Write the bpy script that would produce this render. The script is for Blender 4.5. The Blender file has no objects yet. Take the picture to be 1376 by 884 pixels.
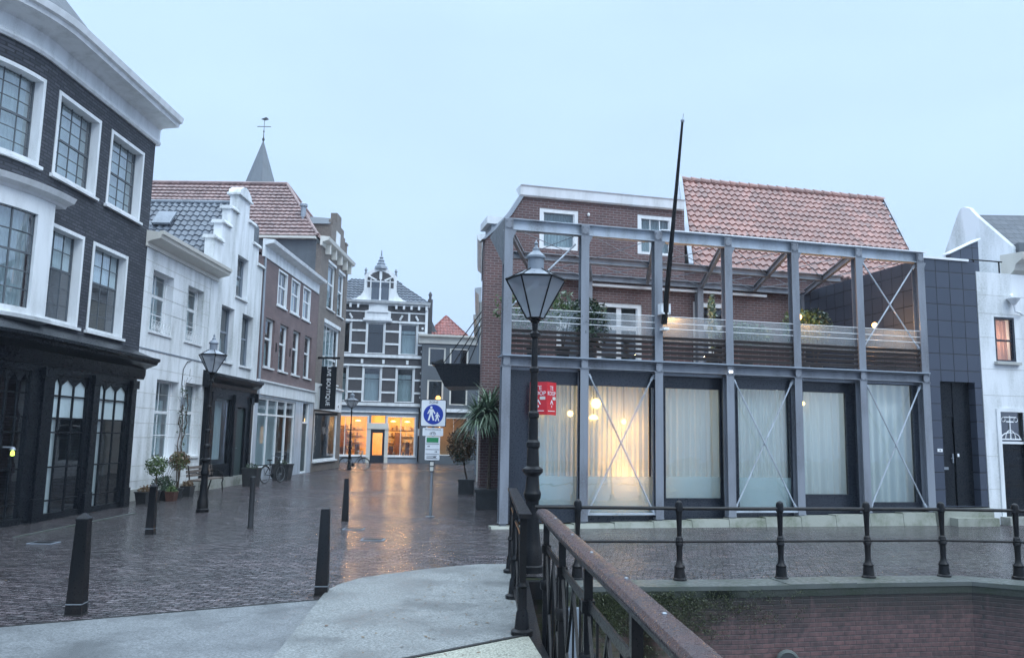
import bpy, bmesh, math, random
from mathutils import Vector, Matrix
R = math.radians
PI = math.pi
random.seed(7)
sc = bpy.context.scene
COL = sc.collection

# ------------------------------------------------------------------ camera
def make_camera():
    f, pitch, roll = 1080.0, 0.134, 0.019
    cx, sx = math.cos(pitch), math.sin(pitch)
    c, s = math.cos(roll), math.sin(roll)
    def Z(v): return (c*v[0]-s*v[1], s*v[0]+c*v[1], v[2])
    rt, fw, up = Z((1, 0, 0)), Z((0, sx, cx)), Z((0, -cx, sx))
    X = Vector((rt[0], fw[0], up[0])); Y = -Vector((rt[1], fw[1], up[1])); Zv = -Vector((rt[2], fw[2], up[2]))
    m = Matrix.Identity(4)
    for i in range(3):
        m[i][0], m[i][1], m[i][2] = X[i], Y[i], Zv[i]
    m[0][3], m[1][3], m[2][3] = 0, 0, 2.0
    cam = bpy.data.cameras.new('camera'); o = bpy.data.objects.new('camera', cam); COL.objects.link(o)
    o.matrix_world = m
    cam.sensor_width = 36; cam.lens = f/1376*36; cam.clip_end = 2000; cam.clip_start = 0.05
    sc.camera = o
make_camera()

# ------------------------------------------------------------------ sky, sun, exposure
SUN_EL, SUN_AZ = 48, 135          # azimuth from +Y clockwise: behind the camera to the right
w = bpy.data.worlds.new('World'); sc.world = w; w.use_nodes = True
nt = w.node_tree; N = nt.nodes; L = nt.links
bg = N['Background']; bg.inputs['Strength'].default_value = 0.1
sky = N.new('ShaderNodeTexSky'); sky.sky_type = 'NISHITA'; sky.sun_disc = False
sky.sun_elevation = R(SUN_EL); sky.sun_rotation = R(SUN_AZ); sky.dust_density = 3
tc = N.new('ShaderNodeTexCoord'); sep = N.new('ShaderNodeSeparateXYZ'); ramp = N.new('ShaderNodeValToRGB')
L.new(tc.outputs['Generated'], sep.inputs[0])
nz = N.new('ShaderNodeTexNoise'); nz.inputs['Scale'].default_value = 2.2; nz.inputs['Detail'].default_value = 2
L.new(tc.outputs['Generated'], nz.inputs['Vector'])
ma = N.new('ShaderNodeMath'); ma.operation = 'MULTIPLY_ADD'; ma.inputs[1].default_value = 0.10
sb = N.new('ShaderNodeMath'); sb.operation = 'SUBTRACT'; sb.inputs[1].default_value = 0.05
L.new(nz.outputs[0], ma.inputs[0]); L.new(sep.outputs[2], sb.inputs[0]); L.new(sb.outputs[0], ma.inputs[2]); L.new(ma.outputs[0], ramp.inputs[0])
e = ramp.color_ramp.elements
e[0].position = 0.0; e[0].color = (0.44, 0.585, 0.88, 1)
e[1].position = 0.48; e[1].color = (0.535, 0.74, 1.0, 1)
x = e.new(0.22); x.color = (0.505, 0.69, 0.97, 1)
x = e.new(0.75); x.color = (0.66, 0.82, 1.0, 1)
mul = N.new('ShaderNodeVectorMath'); mul.operation = 'SCALE'
# overcast: the cloud layer is about two and a half times brighter overhead than low down
mr = N.new('ShaderNodeMapRange'); mr.inputs[1].default_value = 0.5; mr.inputs[2].default_value = 1.0; mr.inputs[3].default_value = 9.5; mr.inputs[4].default_value = 37
L.new(sep.outputs[2], mr.inputs[0]); L.new(mr.outputs[0], mul.inputs['Scale']); L.new(ramp.outputs[0], mul.inputs[0])
nz2 = N.new('ShaderNodeTexNoise'); nz2.inputs['Scale'].default_value = 1.6; nz2.inputs['Detail'].default_value = 5
mpc = N.new('ShaderNodeMapping'); mpc.inputs['Scale'].default_value = (1, 1, 3.2); L.new(tc.outputs['Generated'], mpc.inputs[0]); L.new(mpc.outputs[0], nz2.inputs['Vector'])
mrc = N.new('ShaderNodeMapRange'); mrc.inputs[1].default_value = .3; mrc.inputs[2].default_value = .7; mrc.inputs[3].default_value = .93; mrc.inputs[4].default_value = 1.05; L.new(nz2.outputs[0], mrc.inputs[0])
cl = N.new('ShaderNodeVectorMath'); cl.operation = 'SCALE'; L.new(mul.outputs[0], cl.inputs[0]); L.new(mrc.outputs[0], cl.inputs['Scale'])
add = N.new('ShaderNodeVectorMath'); add.operation = 'MULTIPLY_ADD'; add.inputs[1].default_value = (0.03, 0.03, 0.03)
L.new(sky.outputs[0], add.inputs[0]); L.new(cl.outputs[0], add.inputs[2]); L.new(add.outputs[0], bg.inputs['Color'])
sl = bpy.data.lights.new('sun', 'SUN'); sl.energy = 1.5; sl.angle = R(40); sl.color = (0.84, 0.93, 1.0)
so = bpy.data.objects.new('sun', sl); COL.objects.link(so)
a, el = R(SUN_AZ), R(SUN_EL)
so.rotation_euler = Vector((math.sin(a)*math.cos(el), math.cos(a)*math.cos(el), math.sin(el))).to_track_quat('Z', 'Y').to_euler()
sc.view_settings.view_transform = 'Standard'; sc.view_settings.look = 'None'
sc.view_settings.exposure = 0.30; sc.view_settings.gamma = 1.0
sc.render.engine = 'CYCLES'
sc.cycles.max_bounces = 8; sc.cycles.transparent_max_bounces = 16

# ------------------------------------------------------------------ materials
MATS = {}
def newmat(name):
    m = bpy.data.materials.new(name); m.use_nodes = True
    m.node_tree.nodes.clear(); return m, m.node_tree.nodes, m.node_tree.links
def out_bsdf(Nn, Ll, rough=.5, metal=0, spec=.5):
    o = Nn.new('ShaderNodeOutputMaterial'); b = Nn.new('ShaderNodeBsdfPrincipled')
    b.inputs['Roughness'].default_value = rough; b.inputs['Metallic'].default_value = metal
    b.inputs['Specular IOR Level'].default_value = spec
    Ll.new(b.outputs[0], o.inputs[0]); return b
def noise(Nn, Ll, scale, detail=4, coord='Object', rough=.55, vec=None, stretch=None):
    n = Nn.new('ShaderNodeTexNoise'); n.inputs['Scale'].default_value = scale; n.inputs['Detail'].default_value = detail
    n.inputs['Roughness'].default_value = rough
    if vec is None:
        t = Nn.new('ShaderNodeTexCoord'); vec = t.outputs[coord]
    if stretch:
        mp = Nn.new('ShaderNodeMapping'); mp.inputs['Scale'].default_value = stretch; Ll.new(vec, mp.inputs[0]); vec = mp.outputs[0]
    Ll.new(vec, n.inputs['Vector']); return n
def mixc(Nn, Ll, fac, a, b):
    m = Nn.new('ShaderNodeMix'); m.data_type = 'RGBA'
    for sock, v in ((m.inputs[0], fac), (m.inputs[6], a), (m.inputs[7], b)):
        if hasattr(v, 'is_output'): Ll.new(v, sock)
        elif isinstance(v, (int, float)): sock.default_value = v
        else: sock.default_value = (*v[:3], 1)
    return m.outputs[2]
def mth(Nn, Ll, op, a, b=0.0, clamp=False):
    m = Nn.new('ShaderNodeMath'); m.operation = op; m.use_clamp = clamp
    for i, v in enumerate((a, b)):
        if hasattr(v, 'is_output'): Ll.new(v, m.inputs[i])
        else: m.inputs[i].default_value = v
    return m.outputs[0]
def maprange(Nn, Ll, v, a, b, c, d):
    m = Nn.new('ShaderNodeMapRange'); Ll.new(v, m.inputs[0])
    for i, q in enumerate((a, b, c, d)): m.inputs[i+1].default_value = q
    return m.outputs[0]
def bump(Nn, Ll, b, h, strength=.3, dist=.01, chain=None):
    n = Nn.new('ShaderNodeBump'); n.inputs['Strength'].default_value = strength; n.inputs['Distance'].default_value = dist
    Ll.new(h, n.inputs['Height'])
    if chain is not None: Ll.new(chain, n.inputs['Normal'])
    if b is not None: Ll.new(n.outputs[0], b.inputs['Normal'])
    return n.outputs[0]
def paint(name, col, rough=.4, var=.25, scale=3, metal=0, streak=True, dirt=None, spec=.5, bmp=.08):
    """painted / rendered surface with weather stains running down"""
    m, Nn, Ll = newmat(name); b = out_bsdf(Nn, Ll, rough, metal, spec)
    n1 = noise(Nn, Ll, scale, 5, stretch=(1, 1, .22) if streak else None)
    n2 = noise(Nn, Ll, scale*9, 3)
    d = dirt or tuple(c*(1-var)*.8 for c in col)
    f = mth(Nn, Ll, 'MULTIPLY', maprange(Nn, Ll, n1.outputs[0], .42, .72, 0, 1), maprange(Nn, Ll, n2.outputs[0], .3, .7, .4, 1), True)
    Ll.new(mixc(Nn, Ll, mth(Nn, Ll, 'MULTIPLY', f, min(1, var*3)), col, d), b.inputs['Base Color'])
    Ll.new(maprange(Nn, Ll, n2.outputs[0], .3, .7, max(.02, rough-.12), min(1, rough+.15)), b.inputs['Roughness'])
    bump(Nn, Ll, b, n2.outputs[0], bmp, .01)
    MATS[name] = m; return m
def brick(name, c1, c2, mortar, bw=.22, bh=.065, ms=.01, rough=.75, planar='wall', dirt=(.03, .03, .03), dirta=.35, extra=None):
    m, Nn, Ll = newmat(name); b = out_bsdf(Nn, Ll, rough)
    t = Nn.new('ShaderNodeTexCoord'); s = Nn.new('ShaderNodeSeparateXYZ'); Ll.new(t.outputs['Object'], s.inputs[0])
    c = Nn.new('ShaderNodeCombineXYZ')
    if planar == 'wall':
        Ll.new(mth(Nn, Ll, 'ADD', s.outputs[0], s.outputs[1]), c.inputs[0]); Ll.new(s.outputs[2], c.inputs[1])
    else:
        Ll.new(s.outputs[0], c.inputs[0]); Ll.new(s.outputs[1], c.inputs[1])
    br = Nn.new('ShaderNodeTexBrick'); Ll.new(c.outputs[0], br.inputs['Vector'])
    for k, v in (('Scale', 1), ('Mortar Size', ms), ('Brick Width', bw), ('Row Height', bh), ('Mortar Smooth', .3), ('Bias', 0)): br.inputs[k].default_value = v
    br.inputs['Color1'].default_value = (*c1, 1); br.inputs['Color2'].default_value = (*c2, 1); br.inputs['Mortar'].default_value = (*mortar, 1)
    n1 = noise(Nn, Ll, 1.1, 6); n2 = noise(Nn, Ll, 14, 3)
    f = mth(Nn, Ll, 'MULTIPLY', maprange(Nn, Ll, n1.outputs[0], .4, .75, 0, 1), dirta)
    col = mixc(Nn, Ll, f, br.outputs['Color'], dirt)
    col = mixc(Nn, Ll, maprange(Nn, Ll, n2.outputs[0], .35, .75, 0, .35), col, tuple(min(1, q*1.7) for q in c1))
    if extra: col = extra(Nn, Ll, col, s)
    Ll.new(col, b.inputs['Base Color'])
    h = mth(Nn, Ll, 'SUBTRACT', mth(Nn, Ll, 'MULTIPLY', n2.outputs[0], .4), br.outputs['Fac'])
    bump(Nn, Ll, b, h, .5, .012)
    MATS[name] = m; return m

paint('white_render', (.73, .75, .77), .6, .34, 1.9, dirt=(.30, .32, .30))
paint('white_paint', (.74, .76, .775), .4, .22, 3.5, dirt=(.38, .39, .38))
paint('cream_paint', (.66, .64, .58), .4, .15, 2)
paint('cream_dull', (.42, .42, .39), .5, .2, 2)
paint('black_paint', (.007, .009, .013), .3, .3, 4, dirt=(.012, .015, .017), spec=.25, bmp=.02)
paint('iron', (.007, .008, .010), .36, .4, 6, dirt=(.02, .016, .014), bmp=.15, spec=.22)
paint('iron_red', (.065, .038, .036), .28, .5, 5, dirt=(.03, .03, .035), streak=False, bmp=.4)
paint('steel_blue', (.225, .245, .28), .42, .5, 2.5, dirt=(.09, .09, .10))
paint('steel_light', (.44, .49, .55), .4, .4, 2.5, dirt=(.20, .21, .22))
paint('zinc', (.30, .33, .37), .35, .3, 2, metal=.3)
paint('dark_trim', (.022, .028, .04), .3, .2, 4)
paint('green_trim', (.03, .05, .05), .35, .2, 4)
paint('grey_trim', (.25, .29, .34), .45, .2, 3)
paint('slate_wall', (.10, .115, .13), .55, .3, 1.2, dirt=(.06, .065, .07))
paint('stone', (.33, .33, .31), .6, .5, 2.2, dirt=(.10, .13, .08), streak=False, bmp=.4)
paint('coping_stone', (.09, .10, .095), .4, .6, 1.6, dirt=(.035, .05, .028), streak=False, bmp=.4)
paint('coping_dark', (.035, .04, .034), .5, .8, 2, dirt=(.02, .03, .016), bmp=.5)
paint('stone_light', (.29, .30, .26), .55, .9, 2.2, dirt=(.09, .11, .06), streak=False, bmp=.3)
paint('lead', (.20, .23, .27), .4, .3, 2)
paint('galv', (.30, .33, .36), .35, .3, 5, metal=.5)
paint('wood_dark', (.055, .043, .04), .45, .6, 1.2, dirt=(.018, .017, .018), streak=False)
paint('wood_bench', (.16, .13, .11), .5, .4, 5, streak=False)
paint('terracotta', (.09, .04, .03), .7, .4, 8, streak=False)
paint('planter_dark', (.03, .032, .035), .5, .4, 6, streak=False)
paint('bark', (.08, .06, .045), .9, .5, 14, streak=False, bmp=.8)
paint('soil', (.03, .022, .016), .95, .4, 20, streak=False)
paint('red_sign', (.58, .018, .03), .4, .05, 3)
paint('sign_blue', (.01, .04, .33), .35, .05, 3)
paint('sign_green', (.02, .25, .09), .35, .05, 3)
paint('sign_white', (.80, .82, .84), .35, .06, 6)
paint('rubber', (.012, .012, .012), .7, .2, 5)
paint('curtain_white', (.72, .76, .76), .85, .08, 2)
paint('interior', (.30, .24, .17), .8, .3, 2)
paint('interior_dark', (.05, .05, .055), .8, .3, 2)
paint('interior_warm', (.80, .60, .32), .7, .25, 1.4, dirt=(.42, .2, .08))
paint('street_item', (.2, .13, .08), .7, .5, 6, streak=False)

brick('brick_dark', (.026, .03, .042), (.07, .074, .092), (.012, .014, .018), bh=.085, ms=.016, bw=.25)
brick('brick_brown', (.185, .115, .115), (.125, .082, .086), (.14, .125, .12), dirta=.4, ms=.013)
brick('brick_terrace', (.125, .062, .06), (.075, .042, .042), (.19, .165, .165), dirta=.3, ms=.015, bh=.08, bw=.24)
brick('brick_tall', (.20, .165, .14), (.14, .115, .10), (.12, .11, .105), dirta=.45)
brick('brick_gable', (.075, .072, .080), (.052, .050, .056), (.05, .05, .055), dirta=.3)
brick('brick_grey', (.09, .095, .10), (.07, .07, .078), (.06, .06, .065))
brick('slate', (.075, .088, .105), (.10, .112, .13), (.03, .035, .042), bw=.3, bh=.2, ms=.014, rough=.6)
def moss(Nn, Ll, col, s):
    # algae and damp soot: a band under the coping, patchy, strongest by the bridge
    n = noise(Nn, Ll, 1.6, 6); n3 = noise(Nn, Ll, 9, 4); ns = noise(Nn, Ll, 3, 5, stretch=(2.5, 2.5, .35))
    hi = maprange(Nn, Ll, s.outputs[2], 1.72, 2.26, 0, 1)
    f = mth(Nn, Ll, 'MULTIPLY', maprange(Nn, Ll, mth(Nn, Ll, 'ADD', ns.outputs[0], mth(Nn, Ll, 'MULTIPLY', hi, .25)), .42, .62, 0, 1), hi, True)
    col = mixc(Nn, Ll, mth(Nn, Ll, 'MULTIPLY', f, .9), col, (.016, .018, .016))
    lf = maprange(Nn, Ll, s.outputs[0], -.2, -2.4, 0, 1)
    g = mth(Nn, Ll, 'MULTIPLY', maprange(Nn, Ll, n.outputs[0], .38, .6, 0, 1), lf, True)
    g = mth(Nn, Ll, 'MULTIPLY', g, maprange(Nn, Ll, n3.outputs[0], .35, .6, .2, 1), True)
    col = mixc(Nn, Ll, g, col, (.065, .085, .028))
    dz = maprange(Nn, Ll, n3.outputs[0], .5, .7, 0, .5)
    return mixc(Nn, Ll, dz, col, (.03, .026, .028))
brick('canal_brick', (.15, .082, .08), (.075, .05, .052), (.06, .055, .056), rough=.5, extra=moss, dirta=.7, ms=.008)

def cladding():
    m, Nn, Ll = newmat('panel'); b = out_bsdf(Nn, Ll, .22)
    t = Nn.new('ShaderNodeTexCoord'); s = Nn.new('ShaderNodeSeparateXYZ'); Ll.new(t.outputs['Object'], s.inputs[0])
    c = Nn.new('ShaderNodeCombineXYZ'); Ll.new(mth(Nn, Ll, 'ADD', s.outputs[0], s.outputs[1]), c.inputs[0]); Ll.new(s.outputs[2], c.inputs[1])
    br = Nn.new('ShaderNodeTexBrick'); Ll.new(c.outputs[0], br.inputs['Vector']); br.offset = 0
    for k, v in (('Scale', 1), ('Mortar Size', .010), ('Brick Width', .425), ('Row Height', .44), ('Mortar Smooth', .1)): br.inputs[k].default_value = v
    br.inputs['Color1'].default_value = (.046, .056, .080, 1); br.inputs['Color2'].default_value = (.054, .064, .090, 1); br.inputs['Mortar'].default_value = (.004, .005, .007, 1)
    Ll.new(br.outputs['Color'], b.inputs['Base Color']); bump(Nn, Ll, b, mth(Nn, Ll, 'SUBTRACT', 1.0, br.outputs['Fac']), .5, .01)
    n = noise(Nn, Ll, 2.5, 4); b.inputs['Roughness'].default_value = .27
    MATS['panel'] = m
cladding()

def tilemat(name, a, b_, rough=.42):
    m, Nn, Ll = newmat(name); b = out_bsdf(Nn, Ll, rough)
    n1 = noise(Nn, Ll, 3.2, 3); n2 = noise(Nn, Ll, .8, 5); n3 = noise(Nn, Ll, 40, 2)
    v = Nn.new('ShaderNodeTexVoronoi'); v.inputs['Scale'].default_value = 3.6
    t = Nn.new('ShaderNodeTexCoord'); Ll.new(t.outputs['Object'], v.inputs['Vector'])
    sp = Nn.new('ShaderNodeSeparateXYZ'); Ll.new(v.outputs['Color'], sp.inputs[0])
    col = mixc(Nn, Ll, sp.outputs[0], a, b_)
    col = mixc(Nn, Ll, maprange(Nn, Ll, n2.outputs[0], .42, .7, 0, .45), col, tuple(q*.45 for q in a))
    Ll.new(col, b.inputs['Base Color']); bump(Nn, Ll, b, n3.outputs[0], .15, .01); MATS[name] = m
tilemat('tile_orange', (.40, .215, .18), (.24, .15, .135), .45)
tilemat('tile_red', (.30, .20, .185), (.20, .135, .13), .42)
tilemat('tile_red_far', (.36, .12, .10), (.24, .09, .08))
tilemat('tile_slate', (.105, .125, .155), (.075, .088, .112), .32)

def glass(name, tint=(.82, .88, .9), base=.10, rough=.01):
    m, Nn, Ll = newmat(name); o = Nn.new('ShaderNodeOutputMaterial')
    tr = Nn.new('ShaderNodeBsdfTransparent'); tr.inputs[0].default_value = (*tint, 1)
    g = Nn.new('ShaderNodeBsdfGlossy'); g.inputs['Roughness'].default_value = rough; g.inputs[0].default_value = (.95, .97, 1, 1)
    fr = Nn.new('ShaderNodeFresnel'); fr.inputs[0].default_value = 1.5
    n = noise(Nn, Ll, 1.7, 2); bn = bump(Nn, Ll, None, n.outputs[0], .06, .05)
    Ll.new(bn, g.inputs['Normal'])
    gg = Nn.new('ShaderNodeNewGeometry'); mx = Nn.new('ShaderNodeMixShader'); Ll.new(mth(Nn, Ll, 'MULTIPLY', mth(Nn, Ll, 'ADD', fr.outputs[0], base, True), mth(Nn, Ll, 'SUBTRACT', 1.0, gg.outputs['Backfacing'])), mx.inputs[0])
    Ll.new(tr.outputs[0], mx.inputs[1]); Ll.new(g.outputs[0], mx.inputs[2]); Ll.new(mx.outputs[0], o.inputs[0])
    MATS[name] = m
glass('glass', base=.06); glass('glass_up', (.85, .9, .92), .16); glass('glass_dark', (.30, .36, .42), .13); glass('glass_clear', (.92, .95, .96), .05)
def frosted(name, col, alpha):
    m, Nn, Ll = newmat(name); o = Nn.new('ShaderNodeOutputMaterial')
    tr = Nn.new('ShaderNodeBsdfTransparent'); tr.inputs[0].default_value = (1, 1, 1, 1)
    d = Nn.new('ShaderNodeBsdfPrincipled'); d.inputs['Base Color'].default_value = (*col, 1); d.inputs['Roughness'].default_value = .35
    tl = Nn.new('ShaderNodeBsdfTranslucent'); tl.inputs[0].default_value = (*col, 1)
    ms_ = Nn.new('ShaderNodeMixShader'); ms_.inputs[0].default_value = .45; Ll.new(d.outputs[0], ms_.inputs[1]); Ll.new(tl.outputs[0], ms_.inputs[2])
    mx = Nn.new('ShaderNodeMixShader'); mx.inputs[0].default_value = alpha; Ll.new(tr.outputs[0], mx.inputs[1]); Ll.new(ms_.outputs[0], mx.inputs[2])
    Ll.new(mx.outputs[0], o.inputs[0]); MATS[name] = m
frosted('frosted', (.80, .88, .88), .42)
frosted('sheer', (.90, .955, .95), .90)
frosted('pink_blind', (.82, .52, .42), .97)
frosted('lantern_glass', (.52, .56, .62), .62)
frosted('balcony_glass', (.45, .52, .56), .30)
def emis(name, col, st):
    m, Nn, Ll = newmat(name); o = Nn.new('ShaderNodeOutputMaterial'); q = Nn.new('ShaderNodeEmission')
    q.inputs[0].default_value = (*col, 1); q.inputs[1].default_value = st; Ll.new(q.outputs[0], o.inputs[0]); MATS[name] = m
emis('lamp_warm', (1, .55, .16), 7); emis('lamp_soft', (1, .50, .14), 3.0); emis('lamp_white', (.9, .95, 1), 5); emis('lamp_yellow', (.75, 1, .15), 2)

def leafmat(name, a, b_):
    m, Nn, Ll = newmat(name); b = out_bsdf(Nn, Ll, .45)
    g = Nn.new('ShaderNodeNewGeometry')
    col = mixc(Nn, Ll, g.outputs['Random Per Island'], a, b_)
    Ll.new(col, b.inputs['Base Color']); MATS[name] = m
leafmat('leaf', (.04, .085, .025), (.11, .16, .05)); leafmat('leaf_dark', (.02, .04, .022), (.05, .085, .045))
leafmat('moss_leaf', (.02, .03, .012), (.075, .09, .035)); leafmat('leaf_dry', (.10, .055, .03), (.17, .12, .06)); leafmat('leaf_pale', (.30, .36, .28), (.12, .2, .1)); leafmat('leaf_palm', (.04, .09, .05), (.22, .29, .19))

def paving():
    m, Nn, Ll = newmat('wet_paving'); b = out_bsdf(Nn, Ll, .3)
    t = Nn.new('ShaderNodeTexCoord'); mp = Nn.new('ShaderNodeMapping'); mp.inputs['Rotation'].default_value = (0, 0, R(12)); Ll.new(t.outputs['Object'], mp.inputs[0])
    nw = noise(Nn, Ll, .35, 3); 
    vm = Nn.new('ShaderNodeVectorMath'); vm.operation = 'MULTIPLY_ADD'; vm.inputs[1].default_value = (.5, .5, 0); Ll.new(nw.outputs['Color'], vm.inputs[0]); Ll.new(mp.outputs[0], vm.inputs[2])
    br = Nn.new('ShaderNodeTexBrick'); Ll.new(vm.outputs[0], br.inputs['Vector'])
    for k, v in (('Scale', 1), ('Mortar Size', .012), ('Brick Width', .215), ('Row Height', .09), ('Mortar Smooth', .4)): br.inputs[k].default_value = v
    br.inputs['Color1'].default_value = (.040, .034, .038, 1); br.inputs['Color2'].default_value = (.15, .122, .13, 1); br.inputs['Mortar'].default_value = (.012, .011, .012, 1)
    big = noise(Nn, Ll, .16, 5); mid = noise(Nn, Ll, 1.3, 4); fine = noise(Nn, Ll, 30, 3)
    col = mixc(Nn, Ll, maprange(Nn, Ll, big.outputs[0], .4, .65, 0, .75), br.outputs['Color'], (.07, .068, .068))
    col = mixc(Nn, Ll, maprange(Nn, Ll, mid.outputs[0], .5, .75, 0, .5), col, (.03, .028, .03))
    dash = noise(Nn, Ll, 1.7, 3, stretch=(1.6, 6.5, 1)); dash2 = noise(Nn, Ll, 5, 3, stretch=(1.2, 5, 1))
    col = mixc(Nn, Ll, maprange(Nn, Ll, dash.outputs[0], .52, .64, 0, .75), col, (.018, .017, .02))
    col = mixc(Nn, Ll, maprange(Nn, Ll, dash2.outputs[0], .56, .66, 0, .8), col, (.012, .012, .014))
    Ll.new(col, b.inputs['Base Color'])
    wet = maprange(Nn, Ll, big.outputs[0], .36, .62, .26, .06)
    wet2 = mth(Nn, Ll, 'ADD', wet, maprange(Nn, Ll, fine.outputs[0], .3, .7, -.05, .12), True)
    Ll.new(wet2, b.inputs['Roughness'])
    h = mth(Nn, Ll, 'ADD', mth(Nn, Ll, 'MULTIPLY', br.outputs['Fac'], -1.0), mth(Nn, Ll, 'MULTIPLY', fine.outputs[0], .35)); h = mth(Nn, Ll, 'SUBTRACT', h, mth(Nn, Ll, 'MULTIPLY', dash2.outputs[0], 1.5))
    dd1 = maprange(Nn, Ll, dash.outputs[0], .50, .62, 1, .5); dd2 = maprange(Nn, Ll, dash2.outputs[0], .53, .61, 1, .12)
    jj = maprange(Nn, Ll, br.outputs['Fac'], 0, 1, 1.0, .03); gl = maprange(Nn, Ll, fine.outputs[0], .35, .65, .6, 1.25)
    sp_lv = mth(Nn, Ll, 'MULTIPLY', mth(Nn, Ll, 'MULTIPLY', dd1, dd2), mth(Nn, Ll, 'MULTIPLY', jj, gl)); Ll.new(sp_lv, b.inputs['Specular IOR Level'])
    # undulation of the settled bricks
    st = noise(Nn, Ll, 4.5, 2)
    s5 = noise(Nn, Ll, 7, 2, stretch=(.6, 1.6, 1)); c0 = bump(Nn, Ll, None, s5.outputs[0], .9, .035)
    c1 = bump(Nn, Ll, None, st.outputs[0], .9, .05, chain=c0)
    bump(Nn, Ll, b, h, 1.0, .012, chain=c1)
    MATS['wet_paving'] = m
paving()
def asphalt(name, c, rough, sc_=60):
    m, Nn, Ll = newmat(name); b = out_bsdf(Nn, Ll, rough)
    v = Nn.new('ShaderNodeTexVoronoi'); v.inputs['Scale'].default_value = 38; t = Nn.new('ShaderNodeTexCoord'); Ll.new(t.outputs['Object'], v.inputs['Vector'])
    n = noise(Nn, Ll, 1.1, 5); n2 = noise(Nn, Ll, 90, 2); nf = noise(Nn, Ll, 48, 4, rough=.8)
    col = mixc(Nn, Ll, maprange(Nn, Ll, nf.outputs[0], .40, .60, .0, 1), tuple(min(1, q*1.35) for q in c), tuple(q*.5 for q in c))
    col = mixc(Nn, Ll, maprange(Nn, Ll, n.outputs[0], .45, .68, 0, .7), col, tuple(q*.45 for q in c))
    n7 = noise(Nn, Ll, .7, 7, rough=.7); col = mixc(Nn, Ll, maprange(Nn, Ll, n7.outputs[0], .54, .62, 0, .55), col, tuple(q*.35 for q in c))
    Ll.new(col, b.inputs['Base Color'])
    Ll.new(maprange(Nn, Ll, n.outputs[0], .35, .7, rough+.08, rough-.15), b.inputs['Roughness'])
    bump(Nn, Ll, b, nf.outputs[0], .8, .008); MATS[name] = m
asphalt('deck_grey', (.165, .175, .18), .45); asphalt('deck_pale', (.20, .21, .205), .55); asphalt('deck_beige', (.33, .33, .27), .7)
def water():
    m, Nn, Ll = newmat('water'); b = out_bsdf(Nn, Ll, .05); b.inputs['Base Color'].default_value = (.012, .018, .016, 1)
    n = noise(Nn, Ll, 2.5, 3); bump(Nn, Ll, b, n.outputs[0], .3, .03); MATS['water'] = m
water()

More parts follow.
